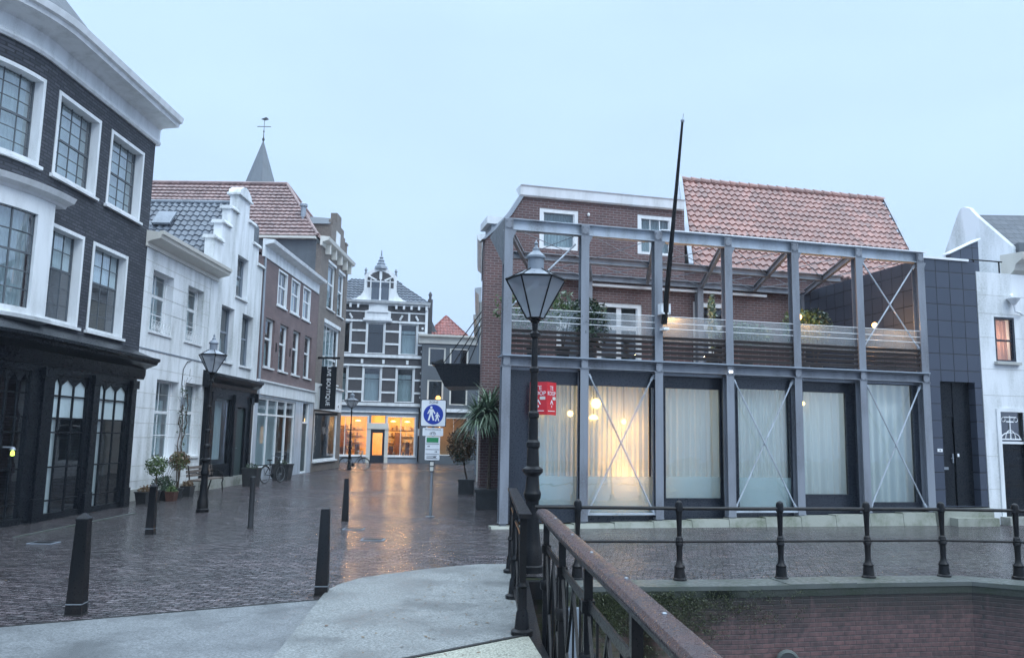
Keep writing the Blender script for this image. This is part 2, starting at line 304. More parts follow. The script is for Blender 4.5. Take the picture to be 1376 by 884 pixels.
# ------------------------------------------------------------------ mesh building in local frames
class Frame:
    """u runs along a facade to the viewer's right, d into the building, z up"""
    def __init__(s, x, y, az):
        s.o = Vector((x, y, 0)); s.ex = Vector((math.sin(az), math.cos(az), 0)); s.ey = Vector((-math.cos(az), math.sin(az), 0)); s.rot = PI/2-az
    def w(s, u, d=0, z=0): return s.o+s.ex*u+s.ey*d+Vector((0, 0, z))
W0 = Frame(0, 0, PI/2)
OFF = {}
class MB:
    def __init__(s): s.v = []; s.f = []; s.warp = None
    def add(s, vs, fs):
        n = len(s.v)
        s.v += [tuple(s.warp(*p)) if s.warp else tuple(p) for p in vs]; s.f += [tuple(i+n for i in f) for f in fs]; return s
    def box(s, u0, u1, d0, d1, z0, z1):
        return s.add([(u0, d0, z0), (u1, d0, z0), (u1, d1, z0), (u0, d1, z0), (u0, d0, z1), (u1, d0, z1), (u1, d1, z1), (u0, d1, z1)],
                     [(0, 3, 2, 1), (4, 5, 6, 7), (0, 1, 5, 4), (1, 2, 6, 5), (2, 3, 7, 6), (3, 0, 4, 7)])
    def prof(s, pts, us):
        """closed (d,z) outline swept along u positions"""
        n = len(pts); vs = [(u, d, z) for u in us for d, z in pts]; fs = []
        for k in range(len(us)-1):
            for i in range(n):
                j = (i+1) % n; fs.append((k*n+i, k*n+j, (k+1)*n+j, (k+1)*n+i))
        fs.append(tuple(range(n))); fs.append(tuple((len(us)-1)*n+i for i in reversed(range(n))))
        return s.add(vs, fs)
    def plate(s, pts, d0, d1):
        """(u,z) outline given thickness in d"""
        n = len(pts); vs = [(u, d0, z) for u, z in pts]+[(u, d1, z) for u, z in pts]
        fs = [tuple(range(n)), tuple(n+i for i in reversed(range(n)))]+[(i, i+n, (i+1) % n+n, (i+1) % n) for i in range(n)]
        return s.add(vs, fs)
    def slab(s, pts, z0, z1):
        n = len(pts); vs = [(u, d, z0) for u, d in pts]+[(u, d, z1) for u, d in pts]
        fs = [tuple(reversed(range(n))), tuple(n+i for i in range(n))]+[(i, (i+1) % n, (i+1) % n+n, i+n) for i in range(n)]
        return s.add(vs, fs)
    def tube(s, p, q, r, n=8, r2=None):
        p, q = Vector(p), Vector(q); ax = (q-p); r2 = r if r2 is None else r2
        if ax.length < 1e-6: return s
        ax.normalize(); t = Vector((0, 0, 1)) if abs(ax.z) < .9 else Vector((1, 0, 0)); a = ax.cross(t).normalized(); b = ax.cross(a)
        vs = []
        for c, rr in ((p, r), (q, r2)):
            for i in range(n):
                g = 2*PI*(i+.5)/n; vs.append(c+(a*math.cos(g)+b*math.sin(g))*rr)
        return s.add(vs, [(i, (i+1) % n, (i+1) % n+n, i+n) for i in range(n)]+[tuple(reversed(range(n))), tuple(range(n, 2*n))])
    def path(s, ps, r, n=7, closed=False):
        rr = r if isinstance(r, (list, tuple)) else [r]*len(ps)
        ps = [Vector(p) for p in ps]; m = len(ps); base = len(s.v); vs = []; prev = None
        for k in range(m):
            a = ps[(k-1) % m] if (k > 0 or closed) else ps[k]; b = ps[(k+1) % m] if (k < m-1 or closed) else ps[k]
            t = (b-a).normalized()
            if prev is None:
                h = Vector((0, 0, 1)) if abs(t.z) < .9 else Vector((1, 0, 0)); x = t.cross(h).normalized()
            else: x = (prev-t*prev.dot(t)).normalized()
            prev = x; y = t.cross(x)
            for i in range(n):
                g = 2*PI*i/n; vs.append(ps[k]+(x*math.cos(g)+y*math.sin(g))*rr[k])
        fs = []
        for k in range(m if closed else m-1):
            k2 = (k+1) % m
            for i in range(n): fs.append((k*n+i, k*n+(i+1) % n, k2*n+(i+1) % n, k2*n+i))
        if not closed: fs += [tuple(reversed(range(n))), tuple((m-1)*n+i for i in range(n))]
        return s.add(vs, fs)
    def lathe(s, cx, cy, pr, n=16, rot=0.0):
        """pr: (radius, z) from bottom to top"""
        vs = [(cx+r*math.cos(rot+2*PI*i/n), cy+r*math.sin(rot+2*PI*i/n), z) for r, z in pr for i in range(n)]; fs = []
        for k in range(len(pr)-1):
            for i in range(n): fs.append((k*n+i, k*n+(i+1) % n, (k+1)*n+(i+1) % n, (k+1)*n+i))
        fs += [tuple(reversed(range(n))), tuple((len(pr)-1)*n+i for i in range(n))]
        return s.add(vs, fs)
    def wall(s, u0, u1, z0, z1, holes, d0=0.0, rev=.14, back=.3, step=None):
        """front face with real openings, reveals, and a thickness"""
        us = sorted({u0, u1, *[min(max(h[0], u0), u1) for h in holes], *[min(max(h[1], u0), u1) for h in holes]})
        if step:
            ns = []
            for a, b in zip(us, us[1:]):
                k = max(1, int(math.ceil((b-a)/step))); ns += [a+(b-a)*i/k for i in range(k)]
            us = ns+[us[-1]]
        zs = sorted({z0, z1, *[h[2] for h in holes if z0 < h[2] < z1], *[h[3] for h in holes if z0 < h[3] < z1]})
        inh = lambda u, z: any(h[0] < u < h[1] and h[2] < z < h[3] for h in holes)
        solid = {}
        for i in range(len(us)-1):
            for j in range(len(zs)-1):
                solid[i, j] = not inh((us[i]+us[i+1])/2, (zs[j]+zs[j+1])/2)
        nu, nz_ = len(us), len(zs); T = back
        vs = [(u, d, z) for d in (d0, d0+T) for u in us for z in zs]
        ix = lambda k, i, j: k*nu*nz_+i*nz_+j
        fs = []
        for (i, j), so_ in solid.items():
            if not so_: continue
            fs.append((ix(0, i, j), ix(0, i+1, j), ix(0, i+1, j+1), ix(0, i, j+1)))
            fs.append((ix(1, i, j), ix(1, i, j+1), ix(1, i+1, j+1), ix(1, i+1, j)))
            for (di, dj, a, b) in ((-1, 0, (i, j), (i, j+1)), (1, 0, (i+1, j+1), (i+1, j)), (0, -1, (i+1, j), (i, j)), (0, 1, (i, j+1), (i+1, j+1))):
                if not solid.get((i+di, j+dj), False):
                    fs.append((ix(0, *a), ix(0, *b), ix(1, *b), ix(1, *a)))
        return s.add(vs, fs)
    def build(s, name, mat, parent=None, label=None, off=None, smooth=30):
        if off is None: off = OFF.get(parent.name, (0, 0, 0)) if parent else (0, 0, 0)
        me = bpy.data.meshes.new(name)
        me.from_pydata([(x-off[0], y-off[1], z-off[2]) for x, y, z in s.v], [], s.f)
        bm = bmesh.new(); bm.from_mesh(me); bmesh.ops.remove_doubles(bm, verts=bm.verts, dist=1e-5)
        bmesh.ops.recalc_face_normals(bm, faces=bm.faces); bm.to_mesh(me); bm.free()
        if smooth:
            me.shade_smooth(); me.set_sharp_from_angle(angle=R(smooth))
        me.materials.append(MATS[mat] if isinstance(mat, str) else mat)
        o = bpy.data.objects.new(name, me); COL.objects.link(o)
        if parent: o.parent = parent; OFF[o.name] = off
        if label: o['label'] = label
        return o
def thing(name, label, cat, F=W0, u=0, d=0, z=0, group=None):
    o = bpy.data.objects.new(name, None); COL.objects.link(o); o.empty_display_size = .3
    o.location = F.w(u, d, z); o.rotation_euler = (0, 0, F.rot); OFF[o.name] = (u, d, z)
    o['label'] = label; o['category'] = cat
    if group: o['group'] = group
    return o
def solo(mb, name, mat, label, cat, F=W0, u=0, d=0, z=0, group=None, smooth=30):
    o = mb.build(name, mat, None, off=(u, d, z), smooth=smooth); o.location = F.w(u, d, z); o.rotation_euler = (0, 0, F.rot)
    o['label'] = label; o['category'] = cat
    if group: o['group'] = group
    return o
def struct(mb, name, mat, kind='structure', F=W0, smooth=30):
    o = mb.build(name, mat, None, smooth=smooth); o.location = F.w(0, 0, 0); o.rotation_euler = (0, 0, F.rot); o['kind'] = kind; return o
def copy_thing(root, loc, rotz, label, group=None):
    r = root.copy(); COL.objects.link(r); r.location = loc; r.rotation_euler = (0, 0, rotz); r['label'] = label
    if group: r['group'] = group
    for ch in root.children:
        c = ch.copy(); COL.objects.link(c); c.parent = r
        for g in ch.children:
            q = g.copy(); COL.objects.link(q); q.parent = c
    return r
def text(body, size, mat, parent, loc, name='lettering', extr=.004, sx=1, align='CENTER', axes=None):
    cu = bpy.data.curves.new(name, 'FONT'); cu.body = body; cu.size = size; cu.extrude = extr; cu.align_x = align; cu.align_y = 'CENTER'; cu.resolution_u = 3
    t = bpy.data.objects.new('tmp', cu); COL.objects.link(t)
    bpy.context.view_layer.update()
    me = bpy.data.meshes.new_from_object(t.evaluated_get(bpy.context.evaluated_depsgraph_get())); bpy.data.objects.remove(t)
    off = OFF.get(parent.name, (0, 0, 0))
    ax = axes or ((1, 0, 0), (0, 0, 1), (0, -1, 0)); RM = Matrix.Identity(4)
    for j in range(3):
        for i in range(3): RM[i][j] = Vector(ax[j]).normalized()[i]
    M = Matrix.Translation(Vector(loc)-Vector(off)) @ RM @ Matrix.Diagonal((sx, 1, 1, 1))
    me.transform(M); me.materials.clear(); me.materials.append(MATS[mat]); me.name = name
    o = bpy.data.objects.new(name, me); COL.objects.link(o); o.parent = parent; return o

def pantiles(m, P0, U, V, nrm, w_, l_, tw=.25, tl=.33, lift=.035, amp=.028, jit=.006, seg=6, right_slope=0.0, left_slope=0.0):
    """wavy roof tiles laid in overlapping rows. P0 = eave corner, U along the eave, V up the slope; *_slope: how far the ends move in u per metre up"""
    P0, U, V, nrm = Vector(P0), Vector(U).normalized(), Vector(V).normalized(), Vector(nrm).normalized()
    rows = int(math.ceil(l_/tl))
    for r in range(rows):
        v0 = r*tl; v1 = min(l_, v0+tl+.03)
        a0, b0 = left_slope*v0, w_+right_slope*v0; a1, b1 = left_slope*v1, w_+right_slope*v1
        k0, k1 = int(math.floor(min(a0, a1)/tw)), int(math.ceil(max(b0, b1)/tw))
        vs = []; n = 0
        for k in range(k0, k1):
            j = random.uniform(-jit, jit); jv = random.uniform(-jit, jit)
            for s_ in range(seg):
                uu = (k+s_/seg)*tw
                h = amp*math.sin(2*PI*s_/seg)+amp*.4*math.cos(2*PI*s_/seg)
                ua = min(max(uu, a0), b0); ub = min(max(uu, a1), b1)
                vs += [P0+U*ua+V*(v0+jv)+nrm*(h+lift*.2+j-.02), P0+U*ua+V*(v0+jv)+nrm*(h+lift+j), P0+U*ub+V*v1+nrm*(h+j*.5)]; n += 1
        fs = []
        for i in range(n-1): fs += [(3*i, 3*i+3, 3*i+4, 3*i+1), (3*i+1, 3*i+4, 3*i+5, 3*i+2)]
        m.add(vs, fs)
    return m

def window(par, u0, u1, z0, z1, d=.09, cas=.07, cols=2, rows=(1, 1), split=.5, mat='white_paint', gm='glass', sill=None, bar=.022, casmat=None, proud=.0, curtain=None, cu_d=.18, cu_z=None, hood=None, warp=None, mid=.05, sash=None):
    """casing, two sashes and glazing bars as one window; pane, sill, curtain as its pieces. rows=(lower, upper)"""
    def nm():
        m_ = MB(); m_.warp = warp; return m_
    m = nm(); cur = [m]; D0 = d-.05-proud
    def seg(a, b, d0, d1, c, e_):
        m = cur[0]
        if warp and b-a > .5:
            k = int((b-a)/.35)+1
            for i in range(k): m.box(a+(b-a)*i/k, a+(b-a)*(i+1)/k, d0, d1, c, e_)
        else: m.box(a, b, d0, d1, c, e_)
    m.box(u0, u0+cas, D0, d+.05, z0, z1); m.box(u1-cas, u1, D0, d+.05, z0, z1)
    seg(u0+cas, u1-cas, D0+.003, d+.05, z1-cas, z1); seg(u0+cas, u1-cas, D0+.003, d+.05, z0, z0+cas*.7)
    m1 = m
    if sash: m = nm(); cur[0] = m
    a, b, c, e_ = u0+cas, u1-cas, z0+cas*.7, z1-cas
    zm = c+(e_-c)*split
    sb_ = .035
    for x_ in ((a, a+sb_), (b-sb_, b)): m.box(x_[0], x_[1], d-.012, d+.03, c, e_)
    if rows[1]: seg(a+sb_, b-sb_, d-.02, d+.03, zm-mid/2, zm+mid/2)
    spans = [(c, zm-mid/2, rows[0]), (zm+mid/2, e_, rows[1])] if rows[1] else [(c, e_, rows[0])]
    for (p, q, nr) in spans:
        for i in range(1, cols):
            x_ = a+(b-a)*i/cols; m.box(x_-bar/2, x_+bar/2, d-.005, d+.02, p, q)
        for i in range(1, nr):
            y_ = p+(q-p)*i/nr; seg(a+sb_, b-sb_, d-.003, d+.018, y_-bar/2, y_+bar/2)
    w_ = m1.build('window', mat, par)
    if sash: m.build('sash', sash, w_)
    g = nm()
    k = max(1, int((b-a)/.35)+1) if warp else 1
    g.prof([(d+.008, c), (d+.014, c), (d+.014, e_), (d+.008, e_)], [a+(b-a)*i/k for i in range(k+1)])
    g.build('pane', gm, w_)
    if sill is not None:
        s2 = nm(); kk = max(1, int((u1-u0)/.35)+1) if warp else 1
        s2.prof([(-sill, z0-.09), (d, z0-.09), (d, z0+.002), (-sill, z0-.02)], [u0-.07+(u1-u0+.14)*i/kk for i in range(kk+1)]); s2.build('sill', casmat or mat, w_)
    if hood:
        s3 = nm(); s3.box(u0-.06, u1+.06, -.05, d, z1-.002, z1+hood); s3.build('lintel', casmat or mat, w_)
    if curtain:
        cm = nm(); zt = cu_z or (c, e_); drape(cm, a, b, d+cu_d, zt[0], zt[1]); cm.build('curtain', curtain, w_)
    return w_
def drape(m, a, b, d, z0, z1, amp=.025, wl=.11):
    n = max(6, int((b-a)/.022)); vs = []
    ph = random.uniform(0, 6)
    for i in range(n+1):
        u = a+(b-a)*i/n; h = amp*math.sin(2*PI*u/wl+ph+.8*math.sin(u*5+ph))+amp*.5*math.sin(2*PI*u/(wl*2.7)+ph*2)
        vs += [(u, d+h, z0), (u, d+h*.6, z1)]
    m.add(vs, [(2*i, 2*i+2, 2*i+3, 2*i+1) for i in range(n)])
def shell(par, u0, u1, d0, d1, z0, z1, mat, name='building_body', z_floor=None, skew=0.0):
    """sides, back and roof deck of a house behind its front wall"""
    m = MB(); T = .22; s = skew
    def q(u, d): return (u+s*(d-d0), d)
    m.slab([q(u0, d0), q(u0+T, d0), q(u0+T, d1), q(u0, d1)], z0, z1); m.slab([q(u1-T, d0), q(u1, d0), q(u1, d1), q(u1-T, d1)], z0, z1)
    m.slab([q(u0+T, d1-T), q(u1-T, d1-T), q(u1-T, d1), q(u0+T, d1)], z0, z1); m.slab([q(u0+T, d0), q(u1-T, d0), q(u1-T, d1-T), q(u0+T, d1-T)], z1-.2, z1-.002)
    return m.build(name, mat, par)
def leaves(m, cx, cy, cz, rx, ry, rz, n, size=.06, shell_=.5, droop=0):
    for _ in range(n):
        while True:
            p = Vector((random.uniform(-1, 1), random.uniform(-1, 1), random.uniform(-1, 1)))
            if shell_ < p.length <= 1+random.uniform(-.15, .15): break
        c = Vector((cx+p.x*rx, cy+p.y*ry, cz+p.z*rz)); s = size*random.uniform(.6, 1.4)
        a = Vector((random.gauss(0, 1), random.gauss(0, 1), random.gauss(0, 1)-droop)).normalized(); b = a.cross(Vector((random.gauss(0, 1), random.gauss(0, 1), random.gauss(0, 1)))).normalized()
        m.add([c-a*s, c+b*s*.45, c+a*s, c-b*s*.45], [(0, 1, 2, 3)])
# ------------------------------------------------------------------ ground, road, canal
FA = Frame(-10.8, 23.66, .018)          # left row of the street
FB = Frame(1.69, 18.67, 1.333)          # steel-framed building on the quay
FC = Frame(-.83, 23.95, -.04+PI)        # right row of the street (u runs back towards the viewer)
CAN = [(.20, 12.08), (.80, 12.05), (.80, 11.20), (3.3, 11.58), (5.4, 12.05), (6.9, 12.32), (7.6, 11.95), (9.6, 10.7), (13, 8), (16, 2), (17, -30)]
m = MB()
outer = [(.20, -30)]+CAN+[(700, -30), (700, 900), (-700, 900), (-700, -30)]
m.add([(x, y, 0) for x, y in outer], [tuple(reversed(range(len(outer))))])
struct(m, 'street', 'wet_paving', smooth=0)
m = MB(); m.add([(-.5, -30, -2.3), (18, -30, -2.3), (18, 13, -2.3), (-.5, 13, -2.3)], [(0, 1, 2, 3)]); struct(m, 'water', 'water', smooth=0)
# carriageway of the bridge and its raised footway
m = MB(); m.slab([(-9.4, -4), (-2.02, -4), (-2.05, 7.5), (-2.25, 10.12), (-5.11, 8.46), (-9.4, 5.7)], -.02, .006); struct(m, 'bridge_road', 'deck_grey', smooth=0)
fw_ = [(-2.02, -4), (.46, -4), (.40, 5), (.34, 7.4), (.22, 8.35), (.14, 10.2), (.1, 12.9)]+[(-.4, 12.85), (-.9, 12.52), (-1.33, 12.17), (-1.75, 11.75), (-2.05, 11.36), (-2.2, 10.95), (-2.27, 10.54), (-2.25, 10.12), (-2.05, 7.5)]
m = MB(); m.slab(fw_, -.02, .05); struct(m, 'footway', 'deck_pale', smooth=0)
m = MB(); m.slab([(-1.35, 6.95), (.22, 8.32), (.34, 7.4), (.40, 5), (-1.35, 5)], .03, .056); struct(m, 'bridge_threshold', 'deck_beige', smooth=0)
m = MB(); m.slab([(-1.35, 6.95), (.22, 8.32), (.22, 8.38), (-1.35, 7.01)], .03, .066); struct(m, 'expansion_joint', 'rubber', smooth=0)
m = MB()
e0 = [(-9.4, 5.7), (-5.11, 8.46), (-2.25, 10.12)]
for (a, b), (c, d) in zip(e0, e0[1:]):
    nx, ny = -(d-b), (c-a); q = math.hypot(nx, ny); nx, ny = nx/q*.03, ny/q*.03
    m.slab([(a, b), (c, d), (c+nx, d+ny), (a+nx, b+ny)], -.02, .012)
struct(m, 'edge_strip', 'rubber', smooth=0)
# kerb line in front of the left row
m = MB()
for k in range(22):
    y0 = 15.2+k*1.62; x0 = -9.05-.0*k; 
    m.box(x0-.07, x0, y0, y0+1.58, -.02, .02) if k < 3 else None
struct(m, 'kerb', 'coping_stone', smooth=0)
m = MB(); random.seed(21)
for i in range(1500):
    a = .95+abs(random.gauss(0, 1.1)); z = -.08-abs(random.gauss(0, .30)); yy = 11.2+(a-.8)*.152
    leaves(m, a, yy, z, .09, .03, .06, 14, .011, 0)
struct(m, 'moss', 'moss_leaf', 'stuff', smooth=0); random.seed(22)
# drains and access covers set in the paving
for i, (x, y) in enumerate([(-3.3, 17.6), (-2.6, 15.9), (-8.2, 14.6)]):
    m = MB(); m.box(x-.22, x+.22, y-.16, y+.16, -.02, .008); fr = thing('access_cover', ['iron access cover in the paving below the sign post', 'iron access cover in the paving nearest the pale footway', 'iron access cover in the paving near the black shopfront'][i], 'cover', W0, x, y, 0)
    m.build('frame', 'lead', fr); m = MB(); m.box(x-.18, x+.18, y-.12, y+.12, -.01, .012); m.build('lid', 'iron', fr)

cw = thing('canal_wall', 'wet mossy brick canal wall with a stone coping under the quay railing', 'wall', W0, 3.3, 11.6, -2.4)
m = MB(); T = .5
def offs(pts, t):
    r = []
    for i, (x, y) in enumerate(pts):
        a = pts[max(0, i-1)]; b = pts[min(len(pts)-1, i+1)]; dx, dy = b[0]-a[0], b[1]-a[1]; q = math.hypot(dx, dy); r.append((x-dy/q*t, y+dx/q*t))
    return r
front = CAN[2:10]
pts = []
for (a, b), (c, d) in zip(front, front[1:]):
    k = max(1, int(math.hypot(c-a, d-b)/.35)); pts += [(a+(c-a)*i/k, b+(d-b)*i/k) for i in range(k)]
pts.append(front[-1])
def band(m, pts, t0, t1, z0, z1, jz=0):
    A, B = offs(pts, t0), offs(pts, t1)
    for i in range(len(pts)-1):
        m.slab([A[i], A[i+1], B[i+1], B[i]], z0, z1)
band(m, pts, .02, .5, -2.4, -.151); m.build('wall', 'canal_brick', cw)
m = MB()
st = list(range(0, len(pts)-1, 3))
for a in st:
    seg_ = pts[a:min(a+4, len(pts))]
    if len(seg_) < 2: continue
    A, B = offs(seg_, 0), offs(seg_, .55); z = .012+random.uniform(-.004, .006)
    m.slab(A+B[::-1], -.05, z)
m.build('coping', 'coping_stone', cw)
m = MB(); band(m, pts, .010, .5, -.15, -.052); m.build('damp_course', 'coping_dark', cw)
m = MB(); m.box(.10, .2, -6, 12.0, -2.4, -.02); m.box(.2, .8, 12.08, 12.2, -2.4, -.02); m.build('abutment', 'canal_brick', cw)
m = MB(); m.box(.8, .92, 11.14, 11.9, -2.4, -.24); m.box(.8, .98, 11.13, 11.2, -1.2, -.24); m.build('quoin', 'grey_trim', cw)
dr = thing('drain_outlet', 'round stone rimmed drain outlet in the canal wall at the bottom edge', 'drain', W0, 3.9, 11.6, -.95)
m = MB(); cz = -1.0
m.path([(3.9+.13*math.cos(a), 11.63, cz+.13*math.sin(a)) for a in [2*PI*i/20 for i in range(20)]], .035, 8, True); m.build('rim', 'coping_stone', dr)
m = MB(); m.tube((3.9, 11.64, cz), (3.9, 11.60, cz), .12, 18); m.build('opening_shade', 'interior_dark', dr)  # solid dark disc stands for the shade inside the pipe

# ------------------------------------------------------------------ railings
def cast_post(m, x, y, z0, h, s=1.0):
    m.lathe(x, y, [(.115*s, z0), (.115*s, z0+.03), (.092*s, z0+.045), (.080*s, z0+.17), (.086*s, z0+.18), (.086*s, z0+.2), (.055*s, z0+.24), (.045*s, z0+.3), (.052*s, z0+h*.45), (.066*s, z0+h*.46), (.066*s, z0+h*.485), (.056*s, z0+h*.5), (.07*s, z0+h*.52), (.056*s, z0+h*.545), (.056*s, z0+h*.56), (.036*s, z0+h*.58),
                   (.05*s, z0+h*.9), (.062*s, z0+h*.91), (.062*s, z0+h*1.0), (.05*s, z0+h*1.03), (.015*s, z0+h*1.05)], 12)
qp = [(1.0, 11.85), (2.49, 11.98), (4.05, 12.25), (5.46, 12.52), (6.73, 12.76), (7.86, 12.72), (9.3, 11.7)]
qr = thing('quay_railing', 'black cast iron railing with two tube rails along the canal edge', 'railing', W0, 4.05, 12.2, 0)
for x, y in qp:
    m = MB(); cast_post(m, x, y, 0, 1.08, .9); m.build('post', 'iron', qr)
m = MB(); m.path([(.38, 11.75, 1.02)]+[(x, y, 1.02) for x, y in qp], .026, 8); m.build('top_rail', 'iron', qr)
m = MB(); m.path([(1.0, 11.85, .54)]+[(x, y, .55) for x, y in qp[1:]], .020, 8); m.build('middle_rail', 'iron', qr)

br_ = thing('bridge_railing', 'short black iron bridge railing section with wet flat handrail beside the big street lamp', 'railing', W0, .1, 10.2, .05)
fp = [(.05, 12.1), (.09, 10.2), (.155, 8.38)]
for x, y in fp:
    m = MB(); m.box(x-.035, x+.035, y-.035, y+.035, .05, 1.2); m.lathe(x, y, [(.11, .04), (.11, .09), (.075, .11), (.06, .26), (.045, .3), (.045, .5), (.06, .52), (.045, .56)], 12); m.build('post', 'iron', br_)
m = MB(); m.path([(.07, 12.35, 1.20), (.155, 8.25, 1.20)], .02, 6)
def flatrail(m, P, w_, z0, z1, cap=.0):
    A = [(x-w_/2, y) for x, y in P]; B = [(x+w_/2, y) for x, y in P]
    m.slab(A+B[::-1], z0, z1)
m = MB(); flatrail(m, [(.05, 12.4), (.17, 8.2)], .13, 1.20, 1.245); m.build('handrail', 'iron', br_)
m = MB()
def lattice(m, P, z0, z1, n, t=.014, side=0.0):
    for (a, b), (c, d) in zip(P, P[1:]):
        for i in range(n):
            s_, e_ = i/n, (i+1)/n
            x0, y0, x1, y1 = a+(c-a)*s_, b+(d-b)*s_, a+(c-a)*e_, b+(d-b)*e_
            m.tube((x0, y0, z0), (x1, y1, z1), t, 4); m.tube((x0+side, y0, z1), (x1+side, y1, z0), t, 4)
            m.tube((x1, y1, z0), (x1, y1, z1), t*.8, 4)
lattice(m, fp, .16, .98, 2, .013); m.build('lattice', 'iron', br_)
m = MB()
for z in (.16, .98): m.path([(x, y, z) for x, y in fp], .018, 6)
m.build('lower_rail', 'iron', br_)
np_ = [(.40, 8.6), (.475, 7.2), (.56, 5.75), (.66, 4.25), (.75, 2.75), (.84, 1.2)]
nr_ = thing('bridge_railing', 'long iron bridge railing nearest the viewer with reddish brown rounded handrail and crossed lattice', 'railing', W0, .56, 5.75, -.5)
for x, y in np_:
    m = MB(); m.box(x-.03, x+.03, y-.04, y+.04, -.6, 1.17); m.lathe(x, y, [(.05, .45), (.062, .47), (.062, .53), (.05, .55)], 10); m.box(x-.045, x+.045, y-.055, y+.055, .82, .9); m.build('post', 'iron', nr_)
m = MB()
P = [(.375, 8.95)]+np_
prof_ = [(-.075, 0), (-.075, .035), (-.055, .06), (-.02, .072), (.02, .072), (.055, .06), (.075, .035), (.075, 0)]
vs = [(x+a, y, 1.165+b) for x, y in P for a, b in prof_]; n = len(prof_)
fs = [(k*n+i, k*n+(i+1) % n, (k+1)*n+(i+1) % n, (k+1)*n+i) for k in range(len(P)-1) for i in range(n)]+[tuple(range(n)), tuple((len(P)-1)*n+i for i in reversed(range(n)))]
m.add(vs, fs); m.build('handrail', 'iron_red', nr_)
m = MB()
vs = [(x+a, y, z) for x, y in P for a, z in ((-.082, 1.168), (-.075, 1.168), (-.075, 1.188), (-.082, 1.188))]
fs = [(k*4+i, k*4+(i+1) % 4, (k+1)*4+(i+1) % 4, (k+1)*4+i) for k in range(len(P)-1) for i in range(4)]
m.add(vs, fs); m.build('moulding', 'iron', nr_)
m = MB()
for y in (7.9, 6.6, 5.6, 4.6, 3.7): 
    x = .40+(.84-.40)*(8.6-y)/7.4; m.lathe(x+random.uniform(-.02, .03), y, [(.012, 1.235), (.012, 1.242), (.006, 1.246)], 8)
m.build('bolt_head', 'galv', nr_)
m = MB()
A = [(x-.008, y) for x, y in np_]; B = [(x+.008, y) for x, y in np_]; m.slab(A+B[::-1], .84, .91); m.slab(A+B[::-1], -.35, -.28); m.build('flat_rail', 'iron', nr_)
m = MB()
for (a, b), (c, d) in zip(np_, np_[1:]):
    xm, ym = (a+c)/2, (b+d)/2
    for (p, q) in (((a, b, .84), (xm, ym, -.28)), ((c, d, .84), (xm, ym, -.28)), ((xm, ym, .84), (a, b, -.28)), ((xm, ym, .84), (c, d, -.28))):
        m.tube(p, q, .016, 4)
    for s_ in (.25, .5, .75):
        m.tube((a+(c-a)*s_, b+(d-b)*s_, .84), (a+(c-a)*s_, b+(d-b)*s_, -.28), .012, 4)
m.build('lattice', 'iron', nr_)
gb = thing('bridge_girder', 'dark steel edge girder carrying the bridge deck above the canal', 'girder', W0, .3, 9, -.3)
m = MB(); m.box(.2, .78, 11.9, 12.04, -.28, -.04); m.build('cross_beam', 'iron', gb)
m = MB(); m.slab([(.215, 11.9), (.30, 11.9), (.36, 8.4), (.44, 7.4), (.5, 5), (.56, -4), (.47, -4), (.41, 5), (.35, 7.4), (.23, 8.35)], -.55, -.025); m.build('edge_beam', 'iron', gb)

